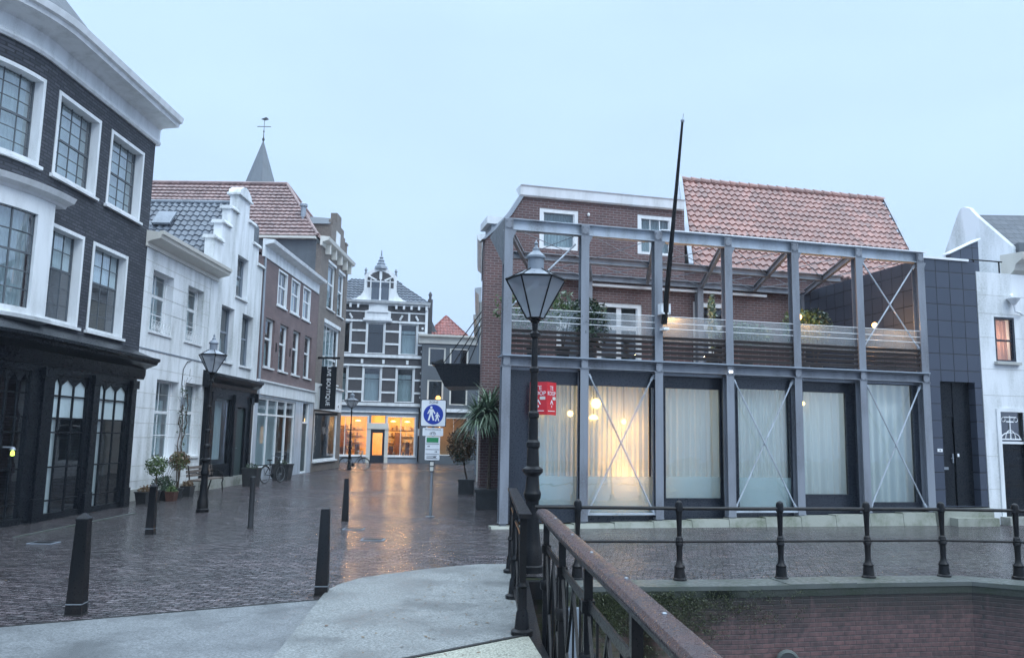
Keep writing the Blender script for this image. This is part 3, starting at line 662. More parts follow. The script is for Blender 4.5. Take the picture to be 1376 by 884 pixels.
# ------------------------------------------------------------------ street lamps
def lamp(x, y, h, hr, lab, s=1.0, hw=.47, lh=.62, bracket=False):
    t = thing('street_lamp', lab, 'street lamp', W0, x, y, 0, 'old style lantern street lamps')
    zl = h-1.2*s*(lh/.62)            # underside of the lantern
    m = MB()
    pr = [(.19, 0), (.19, .09), (.165, .11), (.165, .32), (.15, .36), (.13, .45), (.115, .62), (.10, .95), (.10, 1.05), (.125, 1.09), (.135, 1.16), (.11, 1.22), (.095, 1.42), (.155, 1.48), (.155, 1.53), (.10, 1.57), (.085, 1.84), (.105, 1.87), (.105, 1.93), (.075, 1.97), (.07, 2.3), (.085, 2.32), (.085, 2.38), (.062, 2.41), (.055, 3.0), (.075, 3.02), (.075, 3.07), (.05, 3.1), (.045, zl/s-.32), (.075, zl/s-.3), (.08, zl/s-.24), (.04, zl/s-.2), (.05, zl/s-.08), (.09, zl/s-.03), (.03, zl/s)]
    m.lathe(x, y, [(r*s*hr, z*s) for r, z in pr if z <= zl/s+.001], 14); m.build('post', 'iron', t)
    L_ = lh; r0, r1 = hw*.29, hw; zt = zl+L_
    m = MB()
    for k in range(6):
        a, b = PI/3*k, PI/3*(k+1)
        p0, q0 = (x+r0*math.cos(a), y+r0*math.sin(a), zl), (x+r1*math.cos(a), y+r1*math.sin(a), zt)
        p1, q1 = (x+r0*math.cos(b), y+r0*math.sin(b), zl), (x+r1*math.cos(b), y+r1*math.sin(b), zt)
        m.tube(p0, q0, .013*s, 5); m.tube(p0, p1, .014*s, 5); m.tube(q0, q1, .018*s, 5)
        m.tube(q0, (x+hw*.38*math.cos(a), y+hw*.38*math.sin(a), zt+.15*s), .011*s, 5)
    m.lathe(x, y, [(r0*.9, zl-.01), (r0*.9, zl+.015)], 6)
    m.build('lantern_frame', 'iron', t)
    m = MB()
    vs = [(x+r*math.cos(PI/3*k), y+r*math.sin(PI/3*k), z) for r, z in ((r0-.006, zl+.01), (r1-.006, zt)) for k in range(6)]
    m.add(vs, [(k, (k+1) % 6, (k+1) % 6+6, k+6) for k in range(6)]); m.build('lantern_glass', 'lantern_glass', t, smooth=0)
    m = MB(); m.lathe(x, y, [(hw*.97, zt+.004), (hw*.40, zt+.14*s), (hw*.40, zt+.145*s), (hw*.2, zt+.145*s)], 6); m.build('lantern_roof', 'zinc', t, smooth=0)
    m = MB(); m.lathe(x, y, [(hw*.27, zt+.14*s), (hw*.27, zt+.32*s), (hw*.33, zt+.34*s), (hw*.33, zt+.37*s), (hw*.2, zt+.43*s), (hw*.12, zt+.46*s), (hw*.12, zt+.5*s), (.03*s, zt+.52*s), (.02*s, zt+.56*s), (.035*s, zt+.58*s), (.004, zt+.64*s)], 12); m.build('chimney_cap', 'lead', t)
    m = MB(); m.lathe(x, y, [(.03*s, zt-.16), (.055*s, zt-.1), (.055*s, zt-.02), (.03*s, zt+.02)], 10); m.build('lamp_holder', 'sign_white', t)
    return t
l1 = lamp(.36, 12.5, 5.06, 1.0, 'tall black lantern street lamp on the canal edge beside the bridge railings')
lamp(-7.67, 20.58, 4.25, .95, 'black lantern street lamp in front of the white stepped gable house and bench', .86, .36, .45)
lamp(-9.12, 46.4, 4.2, .9, 'small far lantern street lamp with a bicycle leaning on it', .84, .44, .42)

# ------------------------------------------------------------------ bollards
def bollard(x, y, h, w0, w1, lab, mat='iron', top=.08, line=True, rot=0.1, rnd=False):
    t = thing('bollard', lab, 'bollard', W0, x, y, 0, 'bollards along the street'); w0 *= .80; w1 *= .82
    m = MB(); n = 4 if not rnd else 14; k = math.sqrt(2) if n == 4 else 1
    pr = [(w0/2*k, 0), (w0/2*k, .05), (w0/2*.97*k, .1), (w1/2*k, h-top), (w1/2*1.08*k, h-top+.01), (w1/2*1.05*k, h-top+.025), (w1*.12*k, h), (.001, h+.004)]
    if top < .03: pr = [(w0/2*k, 0), (w1/2*k, h-.01), (w1/2*.9*k, h), (.001, h+.002)]
    m.lathe(x, y, pr, n, rot+PI/4); m.build('post', mat, t)
    if line:
        m = MB(); wz = (w0+(w1-w0)*.12/h)/2*k; m.lathe(x, y, [(wz+.004, .115), (wz+.003, .125)], n, rot+PI/4); m.build('band', 'galv', t)
    m = MB(); m.lathe(x, y, [(w0/2*1.12*k, -.01), (w0/2*1.1*k, .012)], n, rot+PI/4); m.build('base_plate', 'rubber', t)
bollard(-4.70, 9.12, 1.08, .215, .15, 'black square bollard with pointed cap at the left end of the bridge deck')
bollard(-2.32, 10.42, 1.06, .205, .13, 'black flat topped tapered bollard at the corner of the pale footway', top=.0)
bollard(-6.95, 16.02, .98, .20, .14, 'dark iron bollard in front of the potted plants by the white house')
bollard(-5.46, 17.44, 1.07, .15, .13, 'grey metal round bollard standing alone in the left of the street', 'planter_dark', .03, False, rnd=True)
bollard(-3.80, 19.13, .98, .19, .125, 'dark bollard in mid street in line with the far lamp and bicycle', top=.0, line=False)
bollard(12.9, 19.9, 1.02, .12, .10, 'thin black post by the front door of the white house on the right', top=.05, line=False)

# ------------------------------------------------------------------ traffic sign post
sp_ = thing('sign_post', 'grey pole with blue pedestrian zone sign and smaller plates under it', 'traffic sign', W0, -1.98, 20.54, 0)
sx, sy = -1.95, 20.54
m = MB(); m.tube((sx, sy, 0), (sx, sy, 2.86), .034, 12); m.lathe(sx, sy, [(.12, 0), (.12, .012), (.04, .02)], 12); m.build('pole', 'galv', sp_)
def rrect(u0, u1, z0, z1, r=.04, n=4):
    o = []
    for cx_, cz_, a0 in ((u1-r, z1-r, 0), (u0+r, z1-r, PI/2), (u0+r, z0+r, PI), (u1-r, z0+r, 1.5*PI)):
        o += [(cx_+r*math.cos(a0+PI/2*i/n), cz_+r*math.sin(a0+PI/2*i/n)) for i in range(n+1)]
    return o
D = sy-.05
m = MB(); m.plate(rrect(sx-.325, sx+.325, 2.23, 2.92), D-.02, D+.012); zp = m.build('zone_plate', 'dark_trim', sp_)
m = MB(); m.plate(rrect(sx-.305, sx+.305, 2.25, 2.90, .03), D-.024, D-.018); m.build('face', 'sign_white', zp)
m = MB(); m.tube((sx, D-.03, 2.54), (sx, D-.02, 2.54), .25, 40); m.build('blue_disc', 'sign_blue', zp)
text('ZONE', .085, 'dark_trim', zp, (sx, D-.026, 2.845))
m = MB()
def person_sym(m, cx_, cz_, s_):
    f0, f1 = D-.036, D-.031
    m.tube((cx_, f0, cz_+.155*s_), (cx_, f1, cz_+.155*s_), .03*s_, 14)
    m.plate([(cx_-.045*s_, cz_+.115*s_), (cx_-.04*s_, cz_-.01*s_), (cx_+.04*s_, cz_-.01*s_), (cx_+.045*s_, cz_+.115*s_)], f0, f1)
    m.plate([(cx_-.04*s_, cz_-.01*s_), (cx_-.085*s_, cz_-.17*s_), (cx_-.045*s_, cz_-.175*s_), (cx_+.005*s_, cz_-.01*s_)], f0, f1)
    m.plate([(cx_-.005*s_, cz_-.01*s_), (cx_+.045*s_, cz_-.175*s_), (cx_+.085*s_, cz_-.165*s_), (cx_+.04*s_, cz_-.01*s_)], f0, f1)
    m.plate([(cx_-.045*s_, cz_+.115*s_), (cx_-.10*s_, cz_), (cx_-.075*s_, cz_-.01*s_), (cx_-.03*s_, cz_+.08*s_)], f0, f1)
    m.plate([(cx_+.045*s_, cz_+.115*s_), (cx_+.03*s_, cz_+.08*s_), (cx_+.085*s_, cz_-.01*s_), (cx_+.11*s_, cz_+.01*s_)], f0, f1)
person_sym(m, sx-.055, 2.56, 1.0); person_sym(m, sx+.10, 2.48, .62); m.build('pedestrian_symbol', 'sign_white', zp)
m = MB(); m.plate(rrect(sx-.26, sx+.26, 2.0, 2.2, .02), D-.018, D-.008); sp2 = m.build('supplementary_plate', 'sign_white', sp_)
m = MB(); f0, f1 = D-.024, D-.019
for i in range(12): m.plate([(sx-.2+i*.034, 2.155), (sx-.2+i*.034, 2.17), (sx-.178+i*.034, 2.17), (sx-.178+i*.034, 2.155)], f0, f1)
for cx_ in (sx-.045, sx+.045): m.path([(cx_+.028*math.cos(a), f0, 2.06+.028*math.sin(a)) for a in [2*PI*i/12 for i in range(12)]], .004, 4, True)
m.path([(sx-.045, f0, 2.06), (sx-.01, f0, 2.1), (sx+.03, f0, 2.1), (sx+.045, f0, 2.06)], .004, 4); m.build('lettering', 'dark_trim', sp2)
m = MB(); m.plate(rrect(sx-.185, sx+.185, 1.40, 1.985, .02), D-.018, D-.008); sp3 = m.build('information_plate', 'sign_white', sp_)
m = MB(); m.plate([(sx-.15, 1.84), (sx-.15, 1.96), (sx+.15, 1.96), (sx+.15, 1.84)], D-.024, D-.019); m.build('green_field', 'sign_green', sp3)
m = MB()
for z, a, b in ((1.80, -.17, .17), (1.66, -.17, .17), (1.55, -.17, .17), (1.50, -.14, .12), (1.44, -.14, .14), (1.46, -.14, .10)): m.box(sx+a, sx+b, f0, f1, z, z+.008)
for cx_, z in ((-.10, 1.74), (.09, 1.61), (.06, 1.475)):
    m.plate([(sx+cx_-.03, z-.006), (sx+cx_-.03, z+.006), (sx+cx_+.01, z+.006), (sx+cx_+.01, z+.02), (sx+cx_+.035, z), (sx+cx_+.01, z-.02), (sx+cx_+.01, z-.006)], f0, f1)
m.build('lettering', 'dark_trim', sp3)
m = MB(); m.box(sx-.06, sx+.06, D-.02, D+.01, 1.10, 1.38); tb = m.build('marker', 'dark_trim', sp_)
m = MB(); m.box(sx-.045, sx+.045, D-.024, D-.018, 1.13, 1.23); m.box(sx-.045, sx+.045, D-.024, D-.018, 1.26, 1.355); m.build('marker_face', 'cream_paint', tb)
# ------------------------------------------------------------------ dark corner house, left
def bender(ub, Rr):
    def f(u, d, z):
        if u >= ub: return (u, d, z)
        p = (ub-u)/Rr; return (ub-(Rr-d)*math.sin(p), Rr-(Rr-d)*math.cos(p), z)
    return f
BW = bender(-5.7, 3.4)
def ur(a, b, st=.3):
    k = max(1, int(abs(b-a)/st)); return [a+(b-a)*i/k for i in range(k+1)]
dh = thing('corner_house', 'dark brick corner house with rounded front, white cornice and black shopfront, far left', 'house', FA, -4, 0, 0)
uph = [(-2.95, -1.08, 7.95, 10.0), (-5.4, -3.48, 7.95, 10.0), (-7.85, -5.92, 7.95, 10.0), (-10.3, -8.4, 7.95, 10.0)]
loh = [(-3.35, -1.52, 4.52, 6.82), (-5.62, -3.77, 4.52, 6.82), (-9.2, -6.2, 4.52, 7.0)]
m = MB(); m.warp = BW; m.wall(-11, -.45, 0, 10.52, uph+loh+[(-8, -2.2, .1, 3.3)], 0, back=.32, step=.3); m.build('wall', 'brick_dark', dh)
m = MB(); m.box(-.67, -.45, .32, 9, 0, 11.2); m.box(-9.1, -.67, 8.8, 9, 0, 11.2); m.slab([(-9, 3.2), (-8.2, .75), (-6.9, .34), (-5.7, .34), (-.68, .34), (-.68, 8.8), (-9, 8.8)], 11.0, 11.2); m.slab([(-9, 3.2), (-8.2, .75), (-6.9, .34), (-5.7, .34), (-.68, .34), (-.68, 8.8), (-9, 8.8)], 4.0, 4.1); m.build('building_body', 'brick_dark', dh)
for h in uph: window(dh, *h, d=.21, cas=.09, cols=4, rows=(3, 3), split=.5, sash='slate_wall', bar=.02, sill=.09, proud=.18, curtain='sheer', cu_z=(h[2]+.1, h[3]-.1), warp=BW, cu_d=.1, gm='glass_up')
for i, h in enumerate(loh[:2]): window(dh, *h, d=.21, cas=.09, cols=4, rows=(3, 2), split=.58, sash='slate_wall', bar=.02, sill=.09, proud=.18, curtain='curtain_white', cu_z=(h[2]+1.3, h[3]-.1), warp=BW, cu_d=.06, gm='glass_up')
m = MB(); m.warp = BW
m.prof([(.1, 10.50), (-.05, 10.50), (-.09, 10.56), (-.09, 10.62), (-.05, 10.66), (-.05, 11.0), (-.12, 11.05), (-.2, 11.06), (-.6, 11.1), (-.62, 11.2), (-.7, 11.23), (-.74, 11.38), (.1, 11.42)], ur(-11, -.30, .25)); m.build('cornice', 'white_paint', dh)
m = MB()
e_, r_ = 11.42, 17.5
pts_ = [(-11, .1), (-.4, .1), (-.4, 8.9), (-11, 8.9)]
vs = [(-11, .1, e_), (-.4, .1, e_), (-.4, 8.9, e_), (-11, 8.9, e_), (-8, 4.5, r_), (-3.6, 4.5, r_)]
BX = [BW(-11, .1, 0), BW(-9.5, .1, 0), BW(-8.2, .1, 0), BW(-6.9, .1, 0)]
vs = [(p[0], p[1], e_) for p in BX]+[(-5.7, .1, e_), (-.4, .1, e_), (-.4, 8.9, e_), (-9.1, 8.9, e_), (-6.2, 4.6, r_), (-4, 4.6, r_)]
m.add(vs, [(0, 1, 8), (1, 2, 8), (2, 3, 8), (3, 4, 8), (4, 5, 9, 8), (5, 6, 9), (6, 7, 8, 9), (7, 0, 8)]); m.build('roof', 'slate', dh, smooth=0)
# white bay window on the first floor, beyond the straight part
m = MB(); m.warp = BW
m.wall(-9.6, -5.66, 4.42, 7.12, [(-8.95, -6.16, 4.6, 6.72)], -.34, back=.12, step=.3); m.box(-5.78, -5.66, -.22, 0, 4.42, 7.12)
m.prof([(0, 7.1), (-.36, 7.1), (-.40, 7.16), (-.56, 7.22), (-.62, 7.34), (0, 7.48)], ur(-9.8, -5.3, .3)); m.prof([(0, 4.3), (-.40, 4.36), (-.42, 4.44), (0, 4.44)], ur(-9.8, -5.55, .3))
bw_ = m.build('bay_window', 'white_paint', dh)
m = MB(); m.warp = BW
for u in ur(-8.95, -6.16, .55): m.box(u-.014, u+.014, -.27, -.24, 4.6, 6.72)
for z in (5.0, 5.4, 5.82, 6.25):
    for a, b in zip(ur(-8.95, -6.16, .3), ur(-8.95, -6.16, .3)[1:]): m.box(a, b, -.272, -.238, z-.012-(.02 if z == 5.82 else 0), z+.012)
m.build('sash', 'slate_wall', bw_)
m = MB(); m.warp = BW; m.prof([(-.25, 4.6), (-.244, 4.6), (-.244, 6.72), (-.25, 6.72)], ur(-8.95, -6.16, .3)); m.build('pane', 'glass_up', bw_)
m = MB(); m.warp = BW; drape(m, -8.95, -6.16, -.12, 4.6, 6.72, .02); m.build('curtain', 'sheer', bw_)
# shopfront
SW = bender(-7.1, 2.6)
m = MB(); m.warp = SW
sh_ = [(-5.62, -4.22, .14, 3.22), (-3.68, -2.28, .14, 3.22), (-7.4, -6.5, .14, 3.22)]
m.wall(-9.5, -1.85, 0, 3.40, sh_, -.7, back=.12, step=.3); m.box(-1.97, -1.85, -.58, 0, 0, 3.4)
for u in (-6.0, -3.95, -2.05):
    m.box(u-.16, u+.16, -.78, -.7, .0, .5); m.box(u-.12, u+.12, -.76, -.7, .5, 3.1); m.box(u-.17, u+.17, -.80, -.7, 3.1, 3.32)
sf = m.build('shopfront', 'black_paint', dh)
m = MB(); m.warp = SW
m.prof([(0, 3.38), (-.74, 3.38), (-.78, 3.5), (-.78, 3.66), (-.86, 3.7), (-1.08, 3.78), (-1.1, 3.84), (-1.16, 3.88), (-1.16, 3.95), (-.95, 3.99), (0, 4.36)], ur(-9.5, -1.55, .3)); m.build('cornice', 'black_paint', sf)
for h in sh_:
    m = MB(); m.warp = SW; a, b, c, e_ = h
    n_ = 3
    for i in range(n_+1):
        x_ = a+(b-a)*(0, .22, .61, 1)[i]; m.box(x_-.02, x_+.02, -.66, -.62, c, e_)
    for z in (2.24, 2.74, 1.92, 1.15, .42): m.box(a, b, -.655, -.625, z-.018, z+.018)
    cu_ = (0, .22, .61, 1)
    for i in range(n_):
        p, q = a+(b-a)*cu_[i], a+(b-a)*cu_[i+1]; xm = (p+q)/2
        m.plate([(p, e_), (p, e_-.34), (p+.03, e_-.24), (xm-.02, e_-.1), (xm, e_-.06), (xm, e_)], -.66, -.63); m.plate([(q, e_), (xm, e_), (xm, e_-.06), (xm+.02, e_-.1), (q-.03, e_-.24), (q, e_-.34)], -.66, -.63)
    g = m.build('shop_window', 'black_paint', dh)
    m = MB(); m.warp = SW; m.prof([(-.642, c), (-.636, c), (-.636, e_), (-.642, e_)], ur(a, b, .3)); m.build('pane', 'glass_clear', g)
    if a < -6.2: continue
    m = MB(); m.warp = SW; drape(m, a, b, -.612, 2.24, e_, .004); m.build('curtain', 'curtain_white', g)
    m = MB(); m.warp = SW; drape(m, a, a+.4, -.57, c, 2.2, .02); m.build('curtain', 'sheer', g)
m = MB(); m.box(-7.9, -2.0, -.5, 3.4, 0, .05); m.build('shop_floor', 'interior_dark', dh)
yl = thing('window_lamp', 'small yellow green lamp glowing in the dark shopfront at the far left', 'lamp', FA, -7.15, -.72, 1.4)
m = MB(); m.lathe(-7.15, -.86, [(.02, 1.44), (.04, 1.45), (.04, 1.51), (.02, 1.55)], 10); m.build('bulb', 'lamp_yellow', yl)
m = MB(); m.lathe(-7.15, -.86, [(.03, 1.55), (.06, 1.56), (.04, 1.60), (.02, 1.62)], 12); m.box(-7.17, -7.13, -.84, -.66, 1.60, 1.63); m.build('shade', 'zinc', yl)

# ------------------------------------------------------------------ white plastered house
wh = thing('white_house', 'white plastered two storey house with cream gutter cornice between dark corner house and stepped gable', 'house', FA, 2, 0, 0)
hu = [(.08, 1.5, 4.98, 6.8), (2.6, 3.92, 4.98, 6.8)]; hl = [(.85, 2.4, 1.15, 3.56), (2.92, 4.3, 1.2, 3.6)]
m = MB(); m.wall(-.44, 4.44, 0, 7.42, hu+hl, 0, back=.36); m.build('wall', 'white_render', wh)
shell(wh, -.44, 4.44, .36, 9, 0, 7.6, 'white_render')
for h in hu: window(wh, *h, d=.27, cas=.07, cols=2, rows=(2, 1), split=.62, sill=.05, bar=.03, curtain='sheer', cu_z=(h[2]+.1, h[3]-.3), mid=.09)
for h in hl: window(wh, *h, d=.27, cas=.07, cols=2, rows=(2, 1), split=.6, sill=.05, bar=.03, curtain='sheer', cu_z=(h[2]+.1, h[3]-.6), mid=.09)
for h in hu:
    m = MB(); a, b = h[0]+.02, h[1]-.02; m.tube((a, -.03, 5.28), (b, -.03, 5.28), .012, 5); m.tube((a, -.03, 4.9), (b, -.03, 4.9), .012, 5)
    k = 7
    for i in range(k): 
        cx_ = a+(b-a)*(i+.5)/k; m.path([(cx_+.07*math.cos(t), -.03, 5.09+.15*math.sin(t)) for t in [2*PI*j/12 for j in range(12)]], .009, 4, True); m.path([(cx_+.035*math.cos(t), -.03, 5.09+.06*math.sin(t)) for t in [2*PI*j/8 for j in range(8)]], .008, 4, True)
    m.build('window_guard', 'white_paint', wh)
m = MB()
for z in (.55, .98, 1.8, 2.22, 2.66, 3.1, 3.85, 5.6, 6.05, 6.5, 7.0):
    segs = [(-.44, 4.44)]
    for h in hu+hl:
        if h[2] < z < h[3]: segs = [s_ for a, b in segs for s_ in ((a, h[0]), (h[1], b))]
    for a, b in segs: m.box(a+.002, b-.002, -.004, 0, z-.006, z+.006)
m.build('joint_line', 'cream_dull', wh)
m = MB(); m.prof([(.05, 7.38), (-.05, 7.38), (-.05, 7.5), (-.12, 7.54), (-.42, 7.62), (-.45, 7.72), (-.5, 7.74), (-.52, 7.84), (-.40, 7.84), (-.38, 7.8), (.05, 7.86)], [-.55, 5.05]); m.build('cornice', 'cream_paint', wh)
m = MB(); m.box(-.44, 4.44, -.02, 0, 4.37, 4.41); m.build('string_course', 'lead', wh)
m = MB(); m.box(-.44, 4.44, -.05, 0, 0, .32); m.build('plinth', 'cream_dull', wh)

# ------------------------------------------------------------------ stepped gable house
sg = thing('stepped_gable_house', 'white stepped gable house with slate roof and black bracketed shopfront', 'house', FA, 7.2, 0, 0)
h3 = [(6.9, 8.1, 7.22, 8.84), (5.6, 6.9, 4.62, 6.66), (7.8, 9.05, 4.62, 6.66)]; c0 = 7.2
m = MB(); m.wall(4.47, 9.87, 0, 8.88, h3+[(5.0, 8.3, .4, 3.2)], 0, back=.34)
for hw_, z0, z1 in ((2.02, 8.88, 9.62), (1.32, 9.62, 10.36), (.64, 10.36, 11.12)): m.box(c0-hw_, c0+hw_, 0, .34, z0, z1)
m.build('wall', 'white_render', sg)
for a, b, z in ((4.40, 5.28, 8.88), (9.12, 9.95, 8.88), (5.1, 5.96, 9.62), (8.44, 9.3, 9.62), (5.8, 6.64, 10.36), (7.76, 8.6, 10.36)):
    m = MB(); m.prof([(-.09, z), (-.09, z+.06), (-.05, z+.12), (.38, z+.12), (.42, z+.06), (.42, z)], [a, b]); m.build('coping', 'white_render', sg)
m = MB()
m.prof([(-.1, 11.12), (-.1, 11.2), (.44, 11.2), (.44, 11.12)], [c0-.74, c0+.74]); m.plate([(c0-.68, 11.2), (c0-.6, 11.36), (c0-.3, 11.52), (c0, 11.58), (c0+.3, 11.52), (c0+.6, 11.36), (c0+.68, 11.2)], -.06, .4)
m.build('coping', 'white_render', sg)
shell(sg, 4.47, 9.87, .34, 9, 0, 8.0, 'white_render')
for h in h3: window(sg, *h, d=.24, cas=.07, cols=1, rows=(1, 1), split=.55, mat='lead', sill=.08, casmat='white_render', mid=.07, curtain='sheer', cu_z=(h[2]+.1, h[2]+.9))
m = MB()
slo = math.hypot(2.73, 2.95)
pantiles(m, (4.42, 9, 7.98), (0, -1, 0), (2.73, 0, 2.95), (-2.95, 0, 2.73), 8.66, slo, .26, .34)
pantiles(m, (9.92, .34, 7.98), (0, 1, 0), (-2.73, 0, 2.95), (2.95, 0, 2.73), 8.66, slo, .26, .34)
rf = m.build('roof', 'tile_slate', sg)
m = MB(); m.tube((c0, .34, 10.98), (c0, 9, 10.98), .09, 8); m.build('ridge', 'lead', rf)
m = MB(); m.add([(5.9, 2.3, 9.72), (5.9, 3.0, 9.72), (6.45, 3.0, 10.32), (6.45, 2.3, 10.32), (5.85, 2.3, 9.78), (5.85, 3.0, 9.78), (6.4, 3.0, 10.38), (6.4, 2.3, 10.38)], [(0, 1, 2, 3), (4, 5, 6, 7), (0, 1, 5, 4), (1, 2, 6, 5), (2, 3, 7, 6), (3, 0, 4, 7)]); m.build('roof_window', 'lead', rf)
m = MB(); m.wall(4.5, 9.12, .36, 3.58, [(5.0, 6.7, .85, 3.2), (7.3, 8.3, .37, 2.95)], -.2, back=.12); m.box(4.5, 4.62, -.08, 0, .36, 3.58); m.box(9.0, 9.12, -.08, 0, .36, 3.58)
for u in (4.75, 7.0, 8.8): m.box(u-.13, u+.13, -.27, -.2, .36, 3.3); m.box(u-.16, u+.16, -.3, -.2, 3.1, 3.4)
sf = m.build('shopfront', 'black_paint', sg)
m = MB(); m.prof([(0, 3.56), (-.24, 3.56), (-.26, 3.72), (-.42, 3.82), (-.46, 3.9), (-.52, 3.94), (-.52, 4.02), (0, 4.14)], [4.3, 9.32]); m.box(9.1, 9.2, -.38, -.02, 3.2, 3.56); m.build('cornice', 'black_paint', sf)
m = MB(); m.box(5.0, 6.7, -.12, -.114, .85, 3.2); g = m.build('shop_window', 'glass', sg)
m = MB(); drape(m, 5.3, 6.5, .1, 1.0, 3.1, .03, .16); m.build('curtain', 'sheer', g)
m = MB(); m.box(7.36, 8.24, -.12, -.07, .37, 2.9); dd = m.build('door', 'green_trim', sg); m = MB(); m.tube((7.5, -.16, 1.4), (7.62, -.16, 1.4), .014, 6); m.build('handle', 'galv', dd)
m = MB(); m.box(4.46, 9.14, -.26, 0, 0, .36); m.build('plinth', 'stone', sg)

# ------------------------------------------------------------------ brown brick house with four windows
bh = thing('brick_house', 'brown brick house with white fascia cornice and pale ground floor shop windows', 'house', FA, 14.5, 0, 0)
u3 = [(12.0, 13.42, 7.73, 9.36), (14.05, 15.5, 7.73, 9.36), (16.1, 17.52, 7.73, 9.36)]; u4 = [(10.62, 11.92, 4.83, 6.95), (12.7, 14.0, 4.83, 6.95), (14.8, 16.05, 4.83, 6.95), (16.87, 18.2, 4.83, 6.95)]
m = MB(); m.wall(9.88, 19.18, 4.18, 9.5, u3+u4, 0, back=.3); m.build('wall', 'brick_brown', bh)
m = MB(); m.wall(9.88, 19.18, 0, 4.178, [(10.3, 15.85, .5, 3.5), (17.2, 18.4, .02, 3.52)], 0, back=.3); m.build('ground_floor_wall', 'steel_light', bh)
shell(bh, 9.88, 19.18, .3, 9, 0, 9.9, 'brick_brown')
for i, h in enumerate(u3): window(bh, *h, d=.07, cas=.09, cols=2, rows=(1, 1), split=.56, sill=.06, bar=.05, curtain='pink_blind' if i == 0 else 'sheer', cu_z=(h[2]+.1, h[2]+(.9 if i == 0 else 1.4)), mid=.08, proud=.03)
for h in u4: window(bh, *h, d=.16, cas=.09, cols=1, rows=(1, 1), split=.6, sill=.07, mid=.09, curtain='sheer', cu_z=(h[2]+.1, h[2]+1.1))
m = MB(); m.prof([(.05, 9.44), (-.05, 9.44), (-.05, 9.92), (-.2, 9.98), (-.42, 10.02), (-.46, 10.16), (.05, 10.2)], [9.8, 19.0]); m.build('cornice', 'white_paint', bh)
m = MB(); m.prof([(0, 3.62), (-.06, 3.62), (-.06, 4.12), (-.14, 4.16), (-.14, 4.22), (0, 4.24)], [9.9, 19.15]); m.build('fascia', 'white_paint', bh)
m = MB()
for u in (10.3, 11.66, 13.02, 14.38, 15.74): m.box(u, u+.09, .04, .14, .5, 3.5)
for z in (.5, 2.74, 3.42): m.box(10.39, 15.74, .045, .135, z, z+.08)
w_ = m.build('shop_window', 'white_paint', bh); m = MB(); m.box(10.35, 15.8, .09, .096, .55, 3.45); m.build('pane', 'glass', w_)
m = MB(); drape(m, 10.4, 13.9, .35, .6, 3.4, .02, .2); m.build('curtain', 'sheer', w_)
m = MB(); m.box(17.2, 17.29, .04, .16, .02, 3.5); m.box(18.31, 18.4, .04, .16, .02, 3.5); m.box(17.29, 18.31, .04, .16, 2.5, 2.6); m.box(17.29, 18.31, .06, .14, .02, .1); w_ = m.build('door_frame', 'white_paint', bh)
m = MB(); m.box(17.29, 18.31, .1, .14, .1, 2.5); dd = m.build('door', 'green_trim', bh); m = MB(); m.tube((17.45, .06, 1.2), (17.6, .06, 1.2), .015, 6); m.build('handle', 'galv', dd)
m = MB(); m.box(17.29, 18.31, .1, .106, 2.6, 3.5); m.build('pane', 'glass', w_)
m = MB(); m.box(14.9, 15.1, 1.2, 1.35, 1.5, 2.3); m.build('lit_panel', 'lamp_soft', w_)
m = MB(); m.box(10.3, 10.85, .6, 1.2, 9.9, 10.85); m.tube((10.3, .9, 10.85), (10.85, .9, 10.85), .3, 12); m.build('chimney', 'slate_wall', bh)
m = MB(); m.path([(9.95, -.1, 3.5), (9.95, -.1, 4.4), (9.95, -.06, 9.4)], .05, 8); m.build('downpipe', 'zinc', bh)
for u, z in ((11.95, 5.8), (14.1, 5.8)):
    m = MB(); m.box(u+.25, u+.33, -.03, 0, z-.2, z+.2); m.build('wall_anchor', 'iron', bh)

# ------------------------------------------------------------------ tall house with red hipped roof
th = thing('tall_house', 'tall grey brown brick house with red tiled hipped roof and street shop window', 'house', FA, 22.4, 0, 0)
h5 = [(20.85, 22.6, 9.05, 11.6), (23.35, 24.9, 9.0, 11.58), (20.55, 24.3, 4.9, 8.15)]
m = MB(); m.wall(19.2, 25.75, 0, 12.25, h5+[(19.5, 24.7, .55, 3.2)], 0, back=.3); m.build('wall', 'brick_tall', th)
shell(th, 19.2, 25.75, .3, 16, 0, 12.6, 'slate_wall')
for h in h5[:2]: window(th, *h, d=.12, cas=.1, cols=1, rows=(1, 1), split=.58, sill=.08, mid=.09, hood=.14, curtain='sheer', cu_z=(h[2]+.1, h[3]-.2))
window(th, *h5[2], d=.12, cas=.12, cols=4, rows=(1, 1), split=.42, sill=.08, mid=.12, hood=.2, bar=.07, curtain='sheer', cu_z=(h5[2][2]+.2, h5[2][3]-.2))
window(th, 19.5, 24.7, .55, 3.2, d=.06, cas=.13, cols=1, rows=(1, 0), sill=.12, gm='glass_clear')
m = MB(); m.prof([(0, 3.3), (-.18, 3.3), (-.18, 4.5), (-.3, 4.56), (-.3, 4.64), (0, 4.7)], [19.3, 24.95]); fs_ = m.build('fascia', 'white_render', th)
m = MB()
for u in (22.9, 24.0): m.box(u-.32, u+.32, -.2, -.18, 3.42, 3.78)
m.build('small_sign', 'sign_white', fs_)
m = MB()
for u in (22.9, 24.0): m.box(u-.08, u+.08, -.21, -.2, 3.52, 3.68)
m.build('sign_mark', 'dark_trim', fs_)
m = MB(); m.prof([(.05, 12.15), (-.06, 12.15), (-.08, 12.35), (-.4, 12.45), (-.46, 12.62), (.05, 12.68)], [19.0, 25.85])
for u in (20, 21.4, 22.8, 24.2, 25.4): m.box(u-.09, u+.09, -.3, -.02, 11.85, 12.4)
m.build('cornice', 'cream_paint', th)
sl_ = math.hypot(3.28, 3.9)
m = MB()
